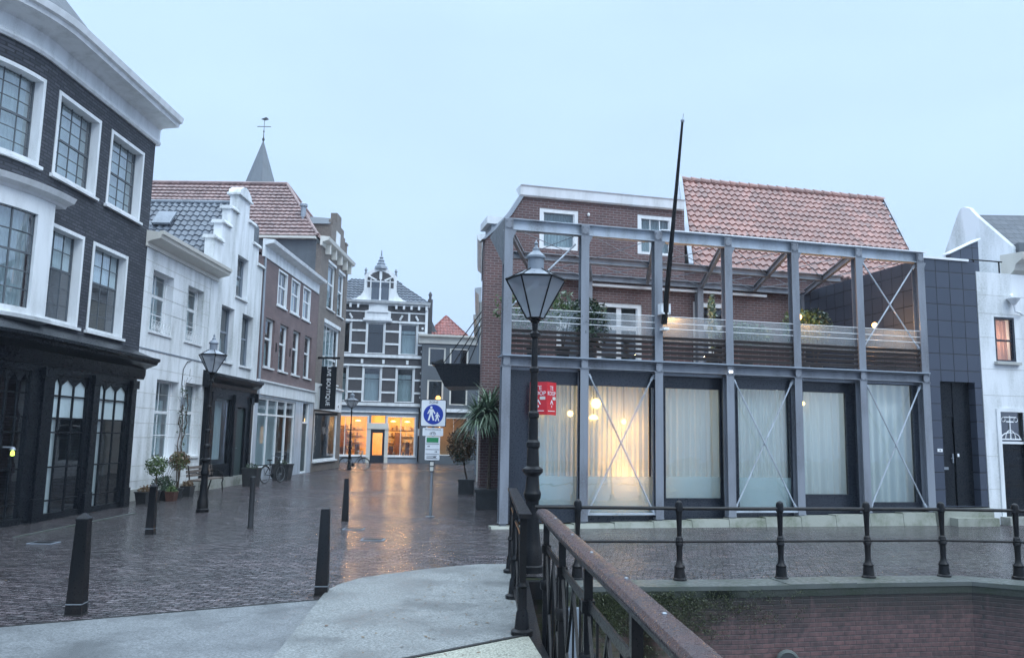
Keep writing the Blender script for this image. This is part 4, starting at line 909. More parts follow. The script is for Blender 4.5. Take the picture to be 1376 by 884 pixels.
pantiles(m, (19.05, .25, 12.66), (0, 1, 0), (3.28, 0, 3.9), (-3.9, 0, 3.28), 16, sl_, .3, .33, left_slope=2.9/sl_, lift=.085, amp=.014)
pantiles(m, (25.9, 16, 12.66), (0, -1, 0), (-3.28, 0, 3.9), (3.9, 0, 3.28), 15.75, sl_, .3, .36, right_slope=-2.9/sl_)
s2 = math.hypot(2.9, 3.9); pantiles(m, (19.05, .25, 12.66), (1, 0, 0), (0, 2.9, 3.9), (0, -3.9, 2.9), 6.85, s2, .3, .36, left_slope=3.28/s2, right_slope=-3.28/s2)
rf = m.build('roof', 'tile_red', th)
m = MB(); m.tube((22.4, 3.1, 16.62), (22.4, 16, 16.62), .12, 8); m.tube((19.15, .25, 12.75), (22.4, 3.1, 16.62), .1, 8); m.tube((25.85, .25, 12.75), (22.4, 3.1, 16.62), .1, 8); m.build('ridge', 'tile_red', rf)
m = MB(); m.prof([(0, 0)]*0 or [(.3, 12.5), (16, 12.5), (16, 12.62), (.3, 12.62)], [18.9, 19.15]); m.build('gutter', 'cream_paint', rf)
m = MB(); m.box(21.2, 24.7, .02, .3, 12.66, 13.9); m.box(21.6, 24.3, .02, .3, 13.9, 14.3); m.box(21.2, 21.45, .3, 3, 12.7, 13.9); m.box(24.45, 24.7, .3, 3, 12.7, 13.9); m.box(22.4, 23.5, .02, .4, 14.3, 14.9); m.build('dormer', 'brick_tall', th)
m = MB(); m.box(22.35, 23.3, -.02, .02, 12.8, 13.8); m.build('dormer_window', 'white_paint', th)
m = MB(); m.add([(21.1, .1, 13.9), (21.1, 3.5, 13.9), (22.9, 3.5, 14.9), (22.9, .3, 14.7), (24.8, .1, 13.9), (24.8, 3.5, 13.9)], [(0, 1, 2, 3), (3, 2, 5, 4)]); m.build('dormer_roof', 'slate', th)
m = MB(); m.box(25.2, 25.7, 0.1, .6, 12.7, 13.7); m.box(25.15, 25.75, .05, .65, 13.7, 13.8); m.build('chimney', 'brick_tall', th)
m = MB(); m.lathe(20.2, 1.4, [(.14, 13.6), (.14, 14.6), (.22, 14.62), (.22, 14.75), (.1, 14.85)], 10); m.build('vent_pipe', 'zinc', rf)
# hanging banner on the brick house corner
bn = thing('banner_sign', 'black vertical banner with white gothic lettering hanging from a wall bracket', 'sign', FA, 19.9, -.6, 3.3)
UB = 19.6
m = MB(); m.box(UB-.03, UB+.03, -1.05, -.22, 3.3, 5.6); m.build('banner', 'black_paint', bn)
m = MB(); m.box(UB-.035, UB+.035, -1.2, 0, 6.0, 6.12); m.build('bracket', 'iron', bn); m = MB(); m.box(UB-.035, UB+.035, -1.2, 0, 2.98, 3.1); m.build('bracket', 'iron', bn); m = MB(); m.tube((UB, -.3, 5.6), (UB, -.3, 6.0), .015, 5); m.tube((UB, -.95, 5.6), (UB, -.95, 6.0), .015, 5); m.build('hanger', 'iron', bn)
text('LIVE BOUTIQUE', .30, 'sign_white', bn, (UB-.04, -.64, 4.55), axes=((0, 0, -1), (0, -1, 0), (-1, 0, 0)))

# ------------------------------------------------------------------ church spire
SP = thing('church_tower', 'distant slate church spire with gilt cross rising above the red roof', 'church tower', W0, -58.8, 180, 0)
m = MB(); m.box(-66.4, -51.2, 172.4, 187.6, 0, 39); m.build('tower', 'brick_grey', SP)
m = MB(); m.lathe(-58.8, 180, [(8.4, 39), (6.9, 46), (4.0, 57), (.1, 69.3)], 8, PI/8); m.build('spire', 'slate_wall', SP, smooth=0)
m = MB(); m.lathe(-58.8, 180, [(.1, 69.1), (.35, 69.7), (.12, 70.1), (.08, 71.4), (.22, 71.6), (.07, 71.9), (.06, 74.6)], 8); m.tube((-60.4, 180, 72.8), (-57.2, 180, 72.8), .09, 6); m.plate([(-59.6, 74.6), (-58.4, 75.1), (-57.8, 74.6), (-58.6, 74.3)], 179.9, 180.1); m.build('cross', 'iron', SP)

# ------------------------------------------------------------------ banded gable house closing the street
FG = Frame(-9.70, 59.15, 1.387)
gh = thing('gable_house', 'dark brick house with white stone bands and ornate dormer gable closing the street', 'house', FG, -.4, 0, 0)
gu = [(-1.05, .25, 7.93, 10.25), (1.38, 2.67, 7.93, 10.25), (-3.48, -2.2, 7.93, 10.25)]; gl_ = [(-1.18, .12, 4.4, 6.95), (1.24, 2.52, 4.4, 6.95), (-3.6, -2.3, 4.4, 6.95)]
m = MB(); m.wall(-4.2, 3.4, 4.1, 11.6, gu+gl_, 0, back=.3); m.build('wall', 'brick_gable', gh)
m = MB(); m.wall(-4.2, 3.4, 0, 4.098, [(-4.0, -.62, .5, 3.4), (.62, 2.8, .5, 3.4), (-.45, .55, .0, 2.4), (-.45, .55, 2.86, 3.4)], 0, back=.25); gf = m.build('ground_floor_wall', 'grey_trim', gh)
shell(gh, -4.2, 3.4, .3, 10, 0, 11.7, 'brick_gable')
for h in gu+gl_: window(gh, *h, d=.12, cas=.1, cols=1, rows=(1, 1), split=.68, mid=.06, mat='white_paint', sash='dark_trim', proud=.04, curtain='sheer' if h[0] > 0 or h[2] < 5 else None, cu_z=(h[2]+.1, h[3]-.5))
m = MB()
def bandrow(z, t=.14, dd_=-.05, a=-4.2, b=3.4, hs=()):
    segs = [(a, b)]
    for h in hs: segs = [s_ for p, q in segs for s_ in ((p, min(q, h[0]-.0)), (max(p, h[1]+.0), q)) if s_[1]-s_[0] > .05]
    for p, q in segs: m.box(p, q, dd_, 0, z-t/2, z+t/2)
for z in (9.62, 8.68, 10.35): bandrow(z, hs=gu if z < 10.3 else ())
for z in (6.05, 5.1, 7.05): bandrow(z, hs=gl_ if z < 7 else ())
bandrow(7.76, .22, -.12); bandrow(4.22, .22, -.16); bandrow(3.66, .10, -.08); bandrow(11.05, .08)
m.box(3.22, 3.42, -.10, 0, 4.35, 11.4)
for h in gu+gl_:
    m.box(h[0]-.07, h[0], -.045, 0, h[2], h[3]); m.box(h[1], h[1]+.07, -.045, 0, h[2], h[3]); m.box(h[0]-.14, h[1]+.14, -.11, -.05, h[3]+.01, h[3]+.13)
for u in (-2.84, 2.02):
    for s_ in (-.68, .68): m.tube((u+s_, -.06, 10.5), (u+s_*.72, -.06, 10.85), .08, 6)
    m.box(u-.08, u+.08, -.08, 0, 10.45, 11.1)
for u in (-1.3, .25, 2.0, -2.8): m.box(u-.09, u+.09, -.08, 0, 7.2, 7.5)
for z in (9.2, 8.2, 9.95, 6.6, 5.6, 4.8): m.tube((3.05, -.06, z), (3.05, 0, z), .09, 10)
m.build('stone_bands', 'white_paint', gh)
m = MB(); m.prof([(.05, 11.55), (-.08, 11.55), (-.1, 11.65), (-.35, 11.7), (-.42, 11.86), (.05, 11.9)], [-4.3, 3.55])
for i in range(14):
    u = -4.0+i*.56
    if -1.4 < u < .6: continue
    m.box(u-.08, u+.08, -.26, 0, 11.3, 11.6)
m.build('cornice', 'white_paint', gh)
m = MB(); m.plate([(-1.25, 10.42), (-1.25, 11.1), (-.98, 11.15), (-.98, 11.72), (.42, 11.72), (.42, 11.15), (.66, 11.1), (.66, 10.42)], -.14, 0); m.plate([(-1.1, 11.0), (-.3, 11.62), (.5, 11.0)], -.22, -.14); m.box(-1.35, .75, -.22, 0, 10.38, 10.55); m.build('pediment', 'white_paint', gh)
dg = MB(); vol = [(-2.3, 11.88), (-1.95, 12.0), (-1.6, 12.25), (-1.4, 12.6), (-1.38, 13.0), (-1.38, 13.75), (-1.1, 14.0), (-.75, 14.25), (-.2, 14.42), (.35, 14.25), (.75, 14.0), (1.0, 13.75), (1.0, 13.0), (1.02, 12.6), (1.2, 12.25), (1.55, 12.0), (1.9, 11.88)]
dg.plate(vol, -.12, .25); dgo = dg.build('dormer_gable', 'white_paint', gh)
m = MB(); m.plate([(-1.16, 12.85), (-1.16, 13.55), (-.78, 13.95), (-.2, 14.16), (.38, 13.95), (.78, 13.55), (.78, 12.85)], -.14, -.12); m.build('brick_field', 'brick_gable', dgo)
m = MB(); m.box(-.95, -.86, -.2, -.14, 11.9, 13.5); m.box(.46, .55, -.2, -.14, 11.9, 13.5); m.box(-.25, -.15, -.2, -.14, 11.9, 13.5); m.box(-1.2, .8, -.2, -.14, 13.28, 13.36); m.tube((-1.1, -.18, 13.7), (-.5, -.18, 13.4), .07, 6); m.tube((.7, -.18, 13.7), (.1, -.18, 13.4), .07, 6); m.box(-.3, -.1, -.2, -.14, 13.5, 14.1); m.build('gable_trim', 'white_paint', dgo)
for a, b in ((-.83, -.28), (-.12, .43)):
    m = MB(); m.box(a, b, -.17, -.15, 11.95, 13.2); m.tube(((a+b)/2, -.17, 13.2), ((a+b)/2, -.15, 13.2), (b-a)/2, 16); m.build('gable_window', 'glass_dark', dgo)
m = MB(); m.lathe(-.2, .05, [(.5, 14.3), (.45, 14.5), (.3, 14.62), (.32, 14.72), (.2, 14.85), (.24, 14.95), (.12, 15.1), (.16, 15.18), (.06, 15.3), (.03, 15.75)], 8)
for u in (-1.3, .92): m.lathe(u, .0, [(.1, 13.75), (.1, 13.95), (.05, 14.05), (.12, 14.15), (.03, 14.35)], 8)
m.build('finial', 'lead', gh)
m = MB(); e_ = 11.9; vs = [(-4.2, .1, e_), (3.5, .1, e_), (3.5, 9.9, e_), (-4.2, 9.9, e_), (-2.3, 2.4, 13.9), (1.1, 2.4, 13.9), (1.1, 7.6, 13.9), (-2.3, 7.6, 13.9)]
m.add(vs, [(0, 1, 5, 4), (1, 2, 6, 5), (2, 3, 7, 6), (3, 0, 4, 7), (4, 5, 6, 7)]); rf = m.build('roof', 'slate', gh, smooth=0)
m = MB(); s3 = math.hypot(2.3, 2.0); pantiles(m, (-4.2, .1, 11.93), (1, 0, 0), (0, 2.3, 2.0), (0, -2.0, 2.3), 7.7, s3, .3, .36, left_slope=1.9/s3, right_slope=-2.4/s3, lift=.06); m.build('tiles', 'tile_slate', rf)
m = MB(); m.box(3.45, 3.8, .6, 1.1, 8, 12.3); m.lathe(3.62, .85, [(.1, 12.3), (.1, 12.6), (.16, 12.65), (.05, 12.9)], 8); m.build('chimney', 'brick_gable', gh)
m = MB(); m.plate([(3.4, 4), (3.4, 11.4), (3.9, 10.6), (4.6, 9.1), (4.6, 4)], 1.2, 4); m.build('side_wing', 'slate_wall', gh)
for h in ((-4.0, -.62, .5, 3.4), (.62, 2.8, .5, 3.4)): window(gh, *h, d=.08, cas=.09, cols=2, rows=(1, 0), gm='glass_clear', sill=.08, bar=.05, proud=.04)
m = MB(); m.box(-.45, -.3, .02, .12, 0, 2.4); m.box(.4, .55, .02, .12, 0, 2.4); m.box(-.3, .4, .02, .12, 2.15, 2.4); m.box(-.3, .4, .03, .11, 0, .55); dd = m.build('door', 'dark_trim', gh)
m = MB(); m.box(-.3, .4, .06, .066, .55, 2.15); m.build('pane', 'glass_clear', dd)
m = MB(); m.box(-.75, -.46, -.06, .0, 0, 2.86); m.box(.56, .82, -.06, .0, 0, 2.86); m.box(-.75, .82, -.10, .0, 2.42, 2.86); m.build('door_surround', 'cream_paint', gh)
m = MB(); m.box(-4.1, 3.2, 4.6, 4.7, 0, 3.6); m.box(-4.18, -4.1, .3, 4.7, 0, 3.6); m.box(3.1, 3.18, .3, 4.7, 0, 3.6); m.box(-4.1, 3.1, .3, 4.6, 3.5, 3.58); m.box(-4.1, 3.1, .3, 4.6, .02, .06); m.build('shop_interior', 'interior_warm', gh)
m = MB()
for u, d, z0, z1, w_ in ((-3.4, 1.0, .5, 1.4, .4), (-2.4, 1.3, .5, 1.1, .5), (-1.4, .9, .5, 1.3, .3), (1.1, 1.2, .5, 1.2, .35), (2.3, 1.0, .5, 1.5, .3), (1.7, 3.5, 0, 2.2, .5), (-2.6, 3.6, 0, 2.3, .8)): m.box(u-w_/2, u+w_/2, d, d+.35, z0, z1)
m.build('display', 'terracotta', gh)
random.seed(9); mm = [MB(), MB(), MB()]
for z in (.9, 1.4, 1.9, 2.4):
    for a, b in ((-3.9, -1.0), (.9, 2.9)):
        mm[0].box(a, b, 4.2, 4.5, z-.03, z); u = a+.1
        while u < b-.15:
            ww = random.uniform(.06, .2); mm[random.choice((1, 2))].box(u, u+ww, 4.25, 4.42, z, z+random.uniform(.12, .36)); u += ww+random.uniform(.03, .2)
for i in range(26):
    a = random.choice([random.uniform(-3.9, -.8), random.uniform(.7, 2.7)]); ww = random.uniform(.05, .14); mm[random.choice((1, 2))].box(a, a+ww, .45, .6, .5, .5+random.uniform(.1, .4))
mm[0].build('shelf', 'wood_dark', gh); mm[1].build('shop_goods', 'street_item', gh); mm[2].build('shop_goods', 'cream_dull', gh); random.seed(10)
def arealamp(F, u, d, z, sx_, sy_, en, col, dn=True, rot=None):
    l = bpy.data.lights.new('shop_light', 'AREA'); l.shape = 'RECTANGLE'; l.size = sx_; l.size_y = sy_; l.energy = en; l.color = col
    o = bpy.data.objects.new('shop_light', l); COL.objects.link(o); o.location = F.w(u, d, z); o.rotation_euler = rot or (0, 0, F.rot); return o
def pendant(F, u, d, z, lab, r=.14, mat='lamp_warm', cat='lamp', grp=None, cord=.6, shade='flat', light=0):
    t = thing('pendant_lamp', lab, cat, F, u, d, z, grp)
    m = MB()
    pr = [(r*.2, z-.02), (r, z), (r*.9, z+.05), (r*.3, z+.10)] if shade == 'flat' else [(r*.2, z-r), (r*.75, z-r*.7), (r, z), (r*.75, z+r*.7), (r*.2, z+r)]
    m.lathe(u, d, pr, 14); m.build('lamp_shade', mat, t)
    m = MB(); m.tube((u, d, z+.08), (u, d, z+cord), .006, 5); m.build('cord', 'rubber', t)
    if light:
        l = bpy.data.lights.new('bulb', 'POINT'); l.energy = light; l.color = (1, .52, .2); l.shadow_soft_size = .12
        o = bpy.data.objects.new('bulb', l); COL.objects.link(o); o.location = F.w(u, d, z-.25)
    return t
for i, (u, d) in enumerate([(-3.2, 2.2), (-1.4, 1.6), (1.2, 1.5), (2.3, 2.4)]):
    pendant(FG, u, d, 3.0, ['pendant lamp at the left end of the orange lit shop', 'pendant lamp just left of the door in the orange lit shop', 'pendant lamp just right of the door in the orange lit shop', 'pendant lamp at the right end of the orange lit shop'][i], .2, 'lamp_warm', grp='lamps in the lit shop closing the street', cord=.48, light=170)
# wall street number box and pipe beside
m = MB(); m.path([(3.02, -.12, .1), (3.02, -.12, 4.0)], .06, 8); m.build('downpipe', 'iron', gh)
m = MB(); m.box(2.95, 3.3, -.22, -.06, 2.0, 2.5); m.build('meter_box', 'sign_white', gh)

# ------------------------------------------------------------------ low grey shop house
lh_ = thing('low_shop_house', 'low dark grey shop house with cream fascia and small red pyramid roof', 'house', FG, 5, -.5, 0)
hh = [(3.52, 4.8, 7.15, 8.5), (5.1, 6.5, 7.15, 8.5), (3.5, 4.7, 4.3, 6.1), (5.15, 6.5, 4.3, 6.1), (3.5, 6.6, .6, 3.4)]
m = MB(); m.wall(3.05, 9.4, 0, 8.82, hh, -.5, back=.3); m.build('wall', 'slate_wall', lh_); shell(lh_, 3.05, 9.4, -.2, 7, 0, 9.2, 'slate_wall')
m = MB()
for h in hh[:4]: pass
def shiftwin(par, h, dd_, **k):
    w_ = window(par, *h, d=dd_, **k); return w_
for h in hh[:4]: shiftwin(lh_, h, -.42, cas=.09, cols=1, rows=(1, 0), mat='cream_paint')
shiftwin(lh_, hh[4], -.42, cas=.1, cols=3, rows=(1, 0), mat='cream_paint', gm='glass_clear')
m = MB(); m.prof([(-.4, 8.8), (-.6, 8.8), (-.64, 9.2), (-.9, 9.3), (-.92, 9.44), (-.4, 9.46)], [2.75, 9.5]); m.build('fascia', 'cream_paint', lh_)
m = MB(); m.box(3.05, 9.4, -.7, -.5, 3.75, 4.0); m.build('ledge', 'white_paint', lh_)
m = MB(); c = (5.0, 2.4)
for (P0, U, V, Nn_) in (((3.3, .9, 9.5), (1, 0, 0), (0, 1.6, 1.9), (0, -1.9, 1.6)), ((6.8, .9, 9.5), (0, 1, 0), (-1.75, 0, 1.9), (1.9, 0, 1.75)), ((3.3, 4.1, 9.5), (0, -1, 0), (1.75, 0, 1.9), (-1.9, 0, 1.75))):
    L_ = Vector(V).length; w_ = 3.5 if U[0] else 3.2; k = (w_/2)/L_
    pantiles(m, P0, U, V, Nn_, w_, L_, .25, .32, left_slope=k, right_slope=-k)
m.build('roof', 'tile_red_far', lh_)
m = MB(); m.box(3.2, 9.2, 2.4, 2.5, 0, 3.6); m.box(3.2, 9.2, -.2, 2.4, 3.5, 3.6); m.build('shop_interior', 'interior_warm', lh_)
pendant(FG, 4.3, -.9, 4.75, 'round orange lamp hanging outside the low shop house above the tree', .18, 'lamp_soft', shade='b', cord=1.0)
pendant(FG, 4.6, .4, 2.9, 'warm lamp low in the window of the low shop house behind the sign post', .24, 'lamp_warm', shade='b', cord=.6, light=45)
# ------------------------------------------------------------------ steel-framed pavilion on the quay
st_ = thing('steel_building', 'blue grey steel framed glass building with curtained bays and roof terrace on the quay', 'building', FB, 3.76, 0, 0)
K = [-1.95+1.87*k for k in range(7)]
def hcol(m, u, d, z0, z1, w_=.2):
    m.box(u, u+w_, d, d+.014, z0, z1); m.box(u, u+w_, d+w_-.014, d+w_, z0, z1); m.box(u+w_/2-.006, u+w_/2+.006, d+.014, d+w_-.014, z0, z1)
def ibeam(m, u0, u1, d, z0, z1, w_=.2):
    m.box(u0, u1, d, d+w_, z1-.016, z1); m.box(u0, u1, d, d+w_, z0, z0+.016); m.box(u0, u1, d+w_/2-.005, d+w_/2+.005, z0+.016, z1-.016)
for k, u in enumerate(K):
    m = MB(); w_ = .20 if k < 6 else .22
    hcol(m, u, 0, .12+.04*k, 3.60, w_); hcol(m, u, 0, 3.84, 6.80, w_)
    m.box(u-.005, u+w_+.005, -.008, .2, .10+.04*k, .13+.04*k); m.box(u+.03, u+w_-.03, .03, .17, .0, .10+.04*k)
    for z in (3.60, 3.84): m.box(u-.01, u+w_+.01, -.006, .21, z-.012, z+.012)
    m.build('column', 'steel_blue', st_)
    for z in (3.72, 6.93):
        m = MB()
        m.plate([(u+.02, z-.10), (u+w_-.02, z-.10), (u+w_-.02, z+.10), (u+.02, z+.10)], -.018, -.009)
        for dz_ in (-.07, .07):
            for du in (.045, w_-.045): m.tube((u+du, -.034, z+dz_), (u+du, -.016, z+dz_), .013, 6)
        m.build('splice_plate', 'steel_blue', st_)
    m = MB(); m.box(u+.095, u+.105, .0, .18, 3.61, 3.83); m.build('stiffener', 'steel_blue', st_)
m = MB(); ibeam(m, K[0], K[-1]+.22, 0, 6.80, 7.07); m.build('roof_beam', 'steel_light', st_)  # paler than the columns: sky reflected in the web is put into the paint
for u in K:
    m = MB(); m.box(u, u+.2, -.004, -.001, 6.80, 7.06); m.plate([(u+.201, 6.80), (u+.29, 6.80), (u+.201, 6.6)], .01, .02); m.build('gusset', 'steel_blue', st_)
m = MB(); m.box(K[3]-1.7, K[-1]+.3, -.04, .16, 7.072, 7.10); m.build('roof_flashing', 'sign_white', st_)
m = MB(); ibeam(m, K[0], K[-1]+.24, 0, 3.62, 3.825); m.build('floor_beam', 'steel_blue', st_)
m = MB(); m.box(K[0], K[-1]+.2, -.06, .5, 3.84, 3.875); m.build('terrace_edge', 'grey_trim', st_)
m = MB(); m.slab([(K[0]+.05, .2), (K[-1], .2), (K[-1], 5.68), (-.52, 5.68)], 3.55, 3.74); m.build('terrace_slab', 'zinc', st_)
m = MB(); m.slab([(K[0]+.2, .51), (K[-1], .51), (K[-1], 5.68), (-.5, 5.68)], 3.743, 3.80); m.build('terrace_deck', 'wood_bench', st_)
for d, a, b in ((3.15, K[0]+1.0, 9.3), (5.45, K[0]+2.0, 9.3)):
    m = MB(); ibeam(m, a, b, d, 6.86, 7.05); m.build('rear_beam', 'steel_blue', st_)
for k in range(7):
    a = K[k]+.1; x1 = 2.05; m = MB()
    p0, p1 = (a, .2), (a+x1, 5.45)
    m.slab([(p0[0]-.05, p0[1]), (p0[0]+.05, p0[1]), (p1[0]+.05, p1[1]), (p1[0]-.05, p1[1])], 7.0, 7.03); m.slab([(p0[0]-.05, p0[1]), (p0[0]+.05, p0[1]), (p1[0]+.05, p1[1]), (p1[0]-.05, p1[1])], 6.84, 6.87); m.slab([(p0[0]-.006, p0[1]), (p0[0]+.006, p0[1]), (p1[0]+.006, p1[1]), (p1[0]-.006, p1[1])], 6.87, 7.0)
    if k < 4: m.build('rafter', 'steel_blue', st_)
    elif k < 6:
        m.build('rafter', 'steel_blue', st_)
for k in (1, 3, 5):
    m = MB(); hcol(m, K[k]+1.98 if k > 0 else 1, 5.4, 3.8, 6.86, .2); m.build('rear_column', 'steel_blue', st_)
def rods(m, pts, r=.017):
    for p, q in pts: m.tube(p, q, r, 6)
def bay_x(k, d, z0, z1, r=.020):
    a, b = K[k]+.22, K[k+1]-.02; m = MB()
    m.tube((a, d, z1), (b, d+.02, z0), r, 6); m.tube((a, d+.03, z0), (b, d+.05, z1), r, 6)
    for p in ((a, d, z1), (b, d+.02, z0), (a, d+.03, z0), (b, d+.05, z1)): 
        s_ = 1 if p[0] == a else -1; m.box(min(p[0], p[0]-s_*.1), max(p[0], p[0]-s_*.1), p[1]-.008, p[1]+.008, p[2]-.06, p[2]+.06); m.tube((p[0], p[1], p[2]), (p[0]+s_*.05, p[1], p[2]+(-.10 if p[2] == z1 else .10)), r*1.7, 6)
    m.build('cross_brace', 'steel_light', st_)
for k in (1, 3, 5): bay_x(k, .05, .42 if k > 1 else .32, 3.5)
bay_x(5, .05, 4.5, 6.72)
for k in (1, 3, 5):
    m = MB(); m.box(K[k]+.2, K[k+1], .02, .10, .26+.02*k, .30+.02*k); m.build('bottom_rail', 'steel_light', st_)
m = MB()
for k in range(6):
    for (d0, d1) in ((.2, 3.2), (3.2, 5.45)):
        a = K[k]+.15+ (0 if d0 < 1 else 1.1); rods(m, [((a, d0, 6.93), (a+1.87+1.1*(d1-d0)/3, d1, 6.93)), ((a+1.87, d0, 6.93), (a+1.1*(d1-d0)/3, d1, 6.93))], .011)
m.build('roof_tie_rod', 'lead', st_)
# end plates at the street side
m = MB(); A = (K[0]-.02, .0, 7.06); B = (K[0]-.02, .0, 5.95); Cc = (-1.32, 4.7, 7.78)
m.add([A, B, Cc, (A[0]+.02, A[1], A[2]), (B[0]+.02, B[1], B[2]), (Cc[0]+.02, Cc[1], Cc[2])], [(0, 1, 2), (3, 5, 4), (0, 3, 4, 1), (1, 4, 5, 2), (2, 5, 3, 0)]); m.build('end_plate', 'slate_wall', st_)
m = MB(); m.tube((K[0]+.2, .1, 5.0), (K[1]-.1, .15, 6.6), .022, 6); m.build('stay', 'steel_light', st_)
# glazing
GL = [(0, -1.27, -.05, .46, 3.26, .22), (1, .14, 1.86, .22, 3.27, .18), (2, 2.20, 3.70, .60, 3.29, .42), (3, 4.02, 5.50, .34, 3.32, .20), (4, 5.88, 7.27, .70, 3.32, .42), (5, 7.66, 9.12, .52, 3.56, .22)]
for k, a, b, z0, z1, d in GL:
    c0_, c1_ = K[k]+.02, K[k+1]+.18
    m = MB()
    m.box(c0_-.0, a, d, d+.09, .12, 3.6); m.box(b, c1_, d, d+.09, .12, 3.6); m.box(a, b, d, d+.09, z1, 3.6); m.box(a, b, d, d+.09, .10, z0)
    m.box(a, a+.03, d-.02, d, z0, z1); m.box(b-.03, b, d-.02, d, z0, z1); m.box(a, b, d-.022, d, z1-.03, z1); m.box(a, b, d-.022, d, z0, z0+.035)
    w_ = m.build('window', 'dark_trim', st_)
    m = MB(); m.box(a, b, d+.03, d+.042, z0, z1); m.build('pane', 'glass', w_)
    if k in (0, 1, 2, 3):
        m = MB(); m.box(a, b, d+.05, d+.053, z0, 1.14); m.build('frosted_film', 'frosted', w_)
    m = MB()
    if k == 0: drape(m, a, a+.48, d+.22, .3, z1+.1, .035, .15); drape(m, a+.48, b+.1, d+.3, .3, z1+.1, .03, .1)
    else: drape(m, a-.12, b+.12, d+.25, .22, z1+.1, .04, (.13, .13, .16, .11, .19, .24)[k])
    m.build('curtain', 'sheer', w_)
m = MB(); m.box(K[0]+.05, K[0]+.16, .12, 5.6, .0, 3.6) if False else m.slab([(K[0]+.03, .2), (K[0]+.12, .2), (-.5, 5.6), (-.62, 5.6)], 0, 3.6); m.build('side_wall', 'dark_trim', st_); m = MB(); m.box(9.35, 9.46, .22, 5.6, 0, 3.6); m.build('side_wall', 'dark_trim', st_)
m = MB(); m.box(-.5, 9.34, 5.5, 5.6, .2, 3.5); m.build('rear_wall', 'interior', st_)
m = MB(); m.slab([(K[0]+.3, .55), (9.3, .55), (9.3, 5.48), (-.45, 5.48)], .1, .2); m.build('floor', 'interior', st_)
for z in range(5):
    for k in range(6):
        a, b = K[k]+.2, K[k+1]; zz = 3.93+z*.118; 
        m = MB(); m.add([(a, .06, zz), (b, .06, zz+random.uniform(-.006, .006)), (b, .10, zz+.02), (a, .10, zz+.02), (a, .03, zz+.068), (b, .03, zz+.068), (b, .07, zz+.082), (a, .07, zz+.082)], [(0, 3, 2, 1), (4, 5, 6, 7), (0, 1, 5, 4), (1, 2, 6, 5), (2, 3, 7, 6), (3, 0, 4, 7)])
        m.build('balustrade_board', 'wood_dark', st_)
for k in range(6):
    m = MB(); m.box(K[k]+.2, K[k+1], .13, .142, 4.35, 4.96); m.build('glass_screen', 'balcony_glass', st_)
m = MB()
for z in (4.66, 4.80, 4.96):
    m.tube((K[0]+.1, .02, z), (K[-1]+.1, .02, z), .009, 5)
m.build('wire', 'sign_white', st_)
m = MB(); m.box(K[3]+.06, K[3]+.15, -.03, -.005, 3.66, 3.71); m.build('facade_light', 'lamp_white', st_)
pl = MB()
for i in range(12):
    a = K[0]-.2+i*.96; z = .05+.024*i; pl.prof([(-.14, -.02), (-.10, z), (.2, z), (.2, -.02)], [a, a+.95])
pl.build('plinth', 'stone_light', st_)
# lamps behind and before the curtains
for i, (u, z, r) in enumerate([(-1.0, 2.62, .13), (-.22, 2.58, .07), (.42, 2.83, .12), (.36, 2.47, .11), (1.12, 2.42, .06), (6.1, 3.0, .05)]):  # last entry is a reflection in the glass, built as a glowing lamp
    pendant(FB, u, .32 if i != 5 else .55, z, ['yellow bowl pendant lamp just under the red sale sign', 'small round pendant lamp at the right edge of the first glass bay', 'largest round pendant lamp, high in the cross braced bright bay', 'shallow bowl pendant lamp lowest in the cross braced bright bay', 'tiny pendant lamp right of centre in the cross braced bright bay', 'little orange reflection high in the fifth curtained bay, built as a lamp'][i], r, 'lamp_warm', cord=3.5-z, shade='flat' if i in (0, 3) else 'b', grp='lamps hanging behind the quay windows')
fl = thing('floor_lamp', 'glowing arched floor lamp behind the curtain of the cross braced bay', 'lamp', FB, 1.15, 1.25, .2)
m = MB(); m.lathe(1.15, 1.25, [(.15, .2), (.15, .23), (.02, .25), (.02, 1.3)], 14); m.build('stand', 'iron', fl)
m = MB(); m.lathe(1.15, 1.25, [(.22, 1.3), (.30, 1.34), (.30, 1.9), (.24, 2.12), (.12, 2.26), (.02, 2.3)], 18); m.build('lamp_shade', 'lamp_soft', fl)
def plight(F, u, d, z, en, col=(1, .56, .24), r=.15):
    l = bpy.data.lights.new('bulb', 'POINT'); l.energy = en; l.color = col; l.shadow_soft_size = r
    o = bpy.data.objects.new('bulb', l); COL.objects.link(o); o.location = F.w(u, d, z)
plight(FB, 1.25, 1.0, 2.2, 48, (1, .42, .12)); plight(FB, 1.25, .8, 1.1, 34, (1, .42, .12))
plight(FB, 3.0, 2.8, 3.0, 60, (1, .93, .82)); plight(FB, 6.6, 2.6, 3.0, 60, (1, .95, .9)); plight(FB, -.4, 2.2, 2.8, 22, (1, .8, .55)); plight(FB, 8.5, 2.6, 3.0, 50, (.9, .95, 1))  # point lights without fittings, added inside to brighten the curtains
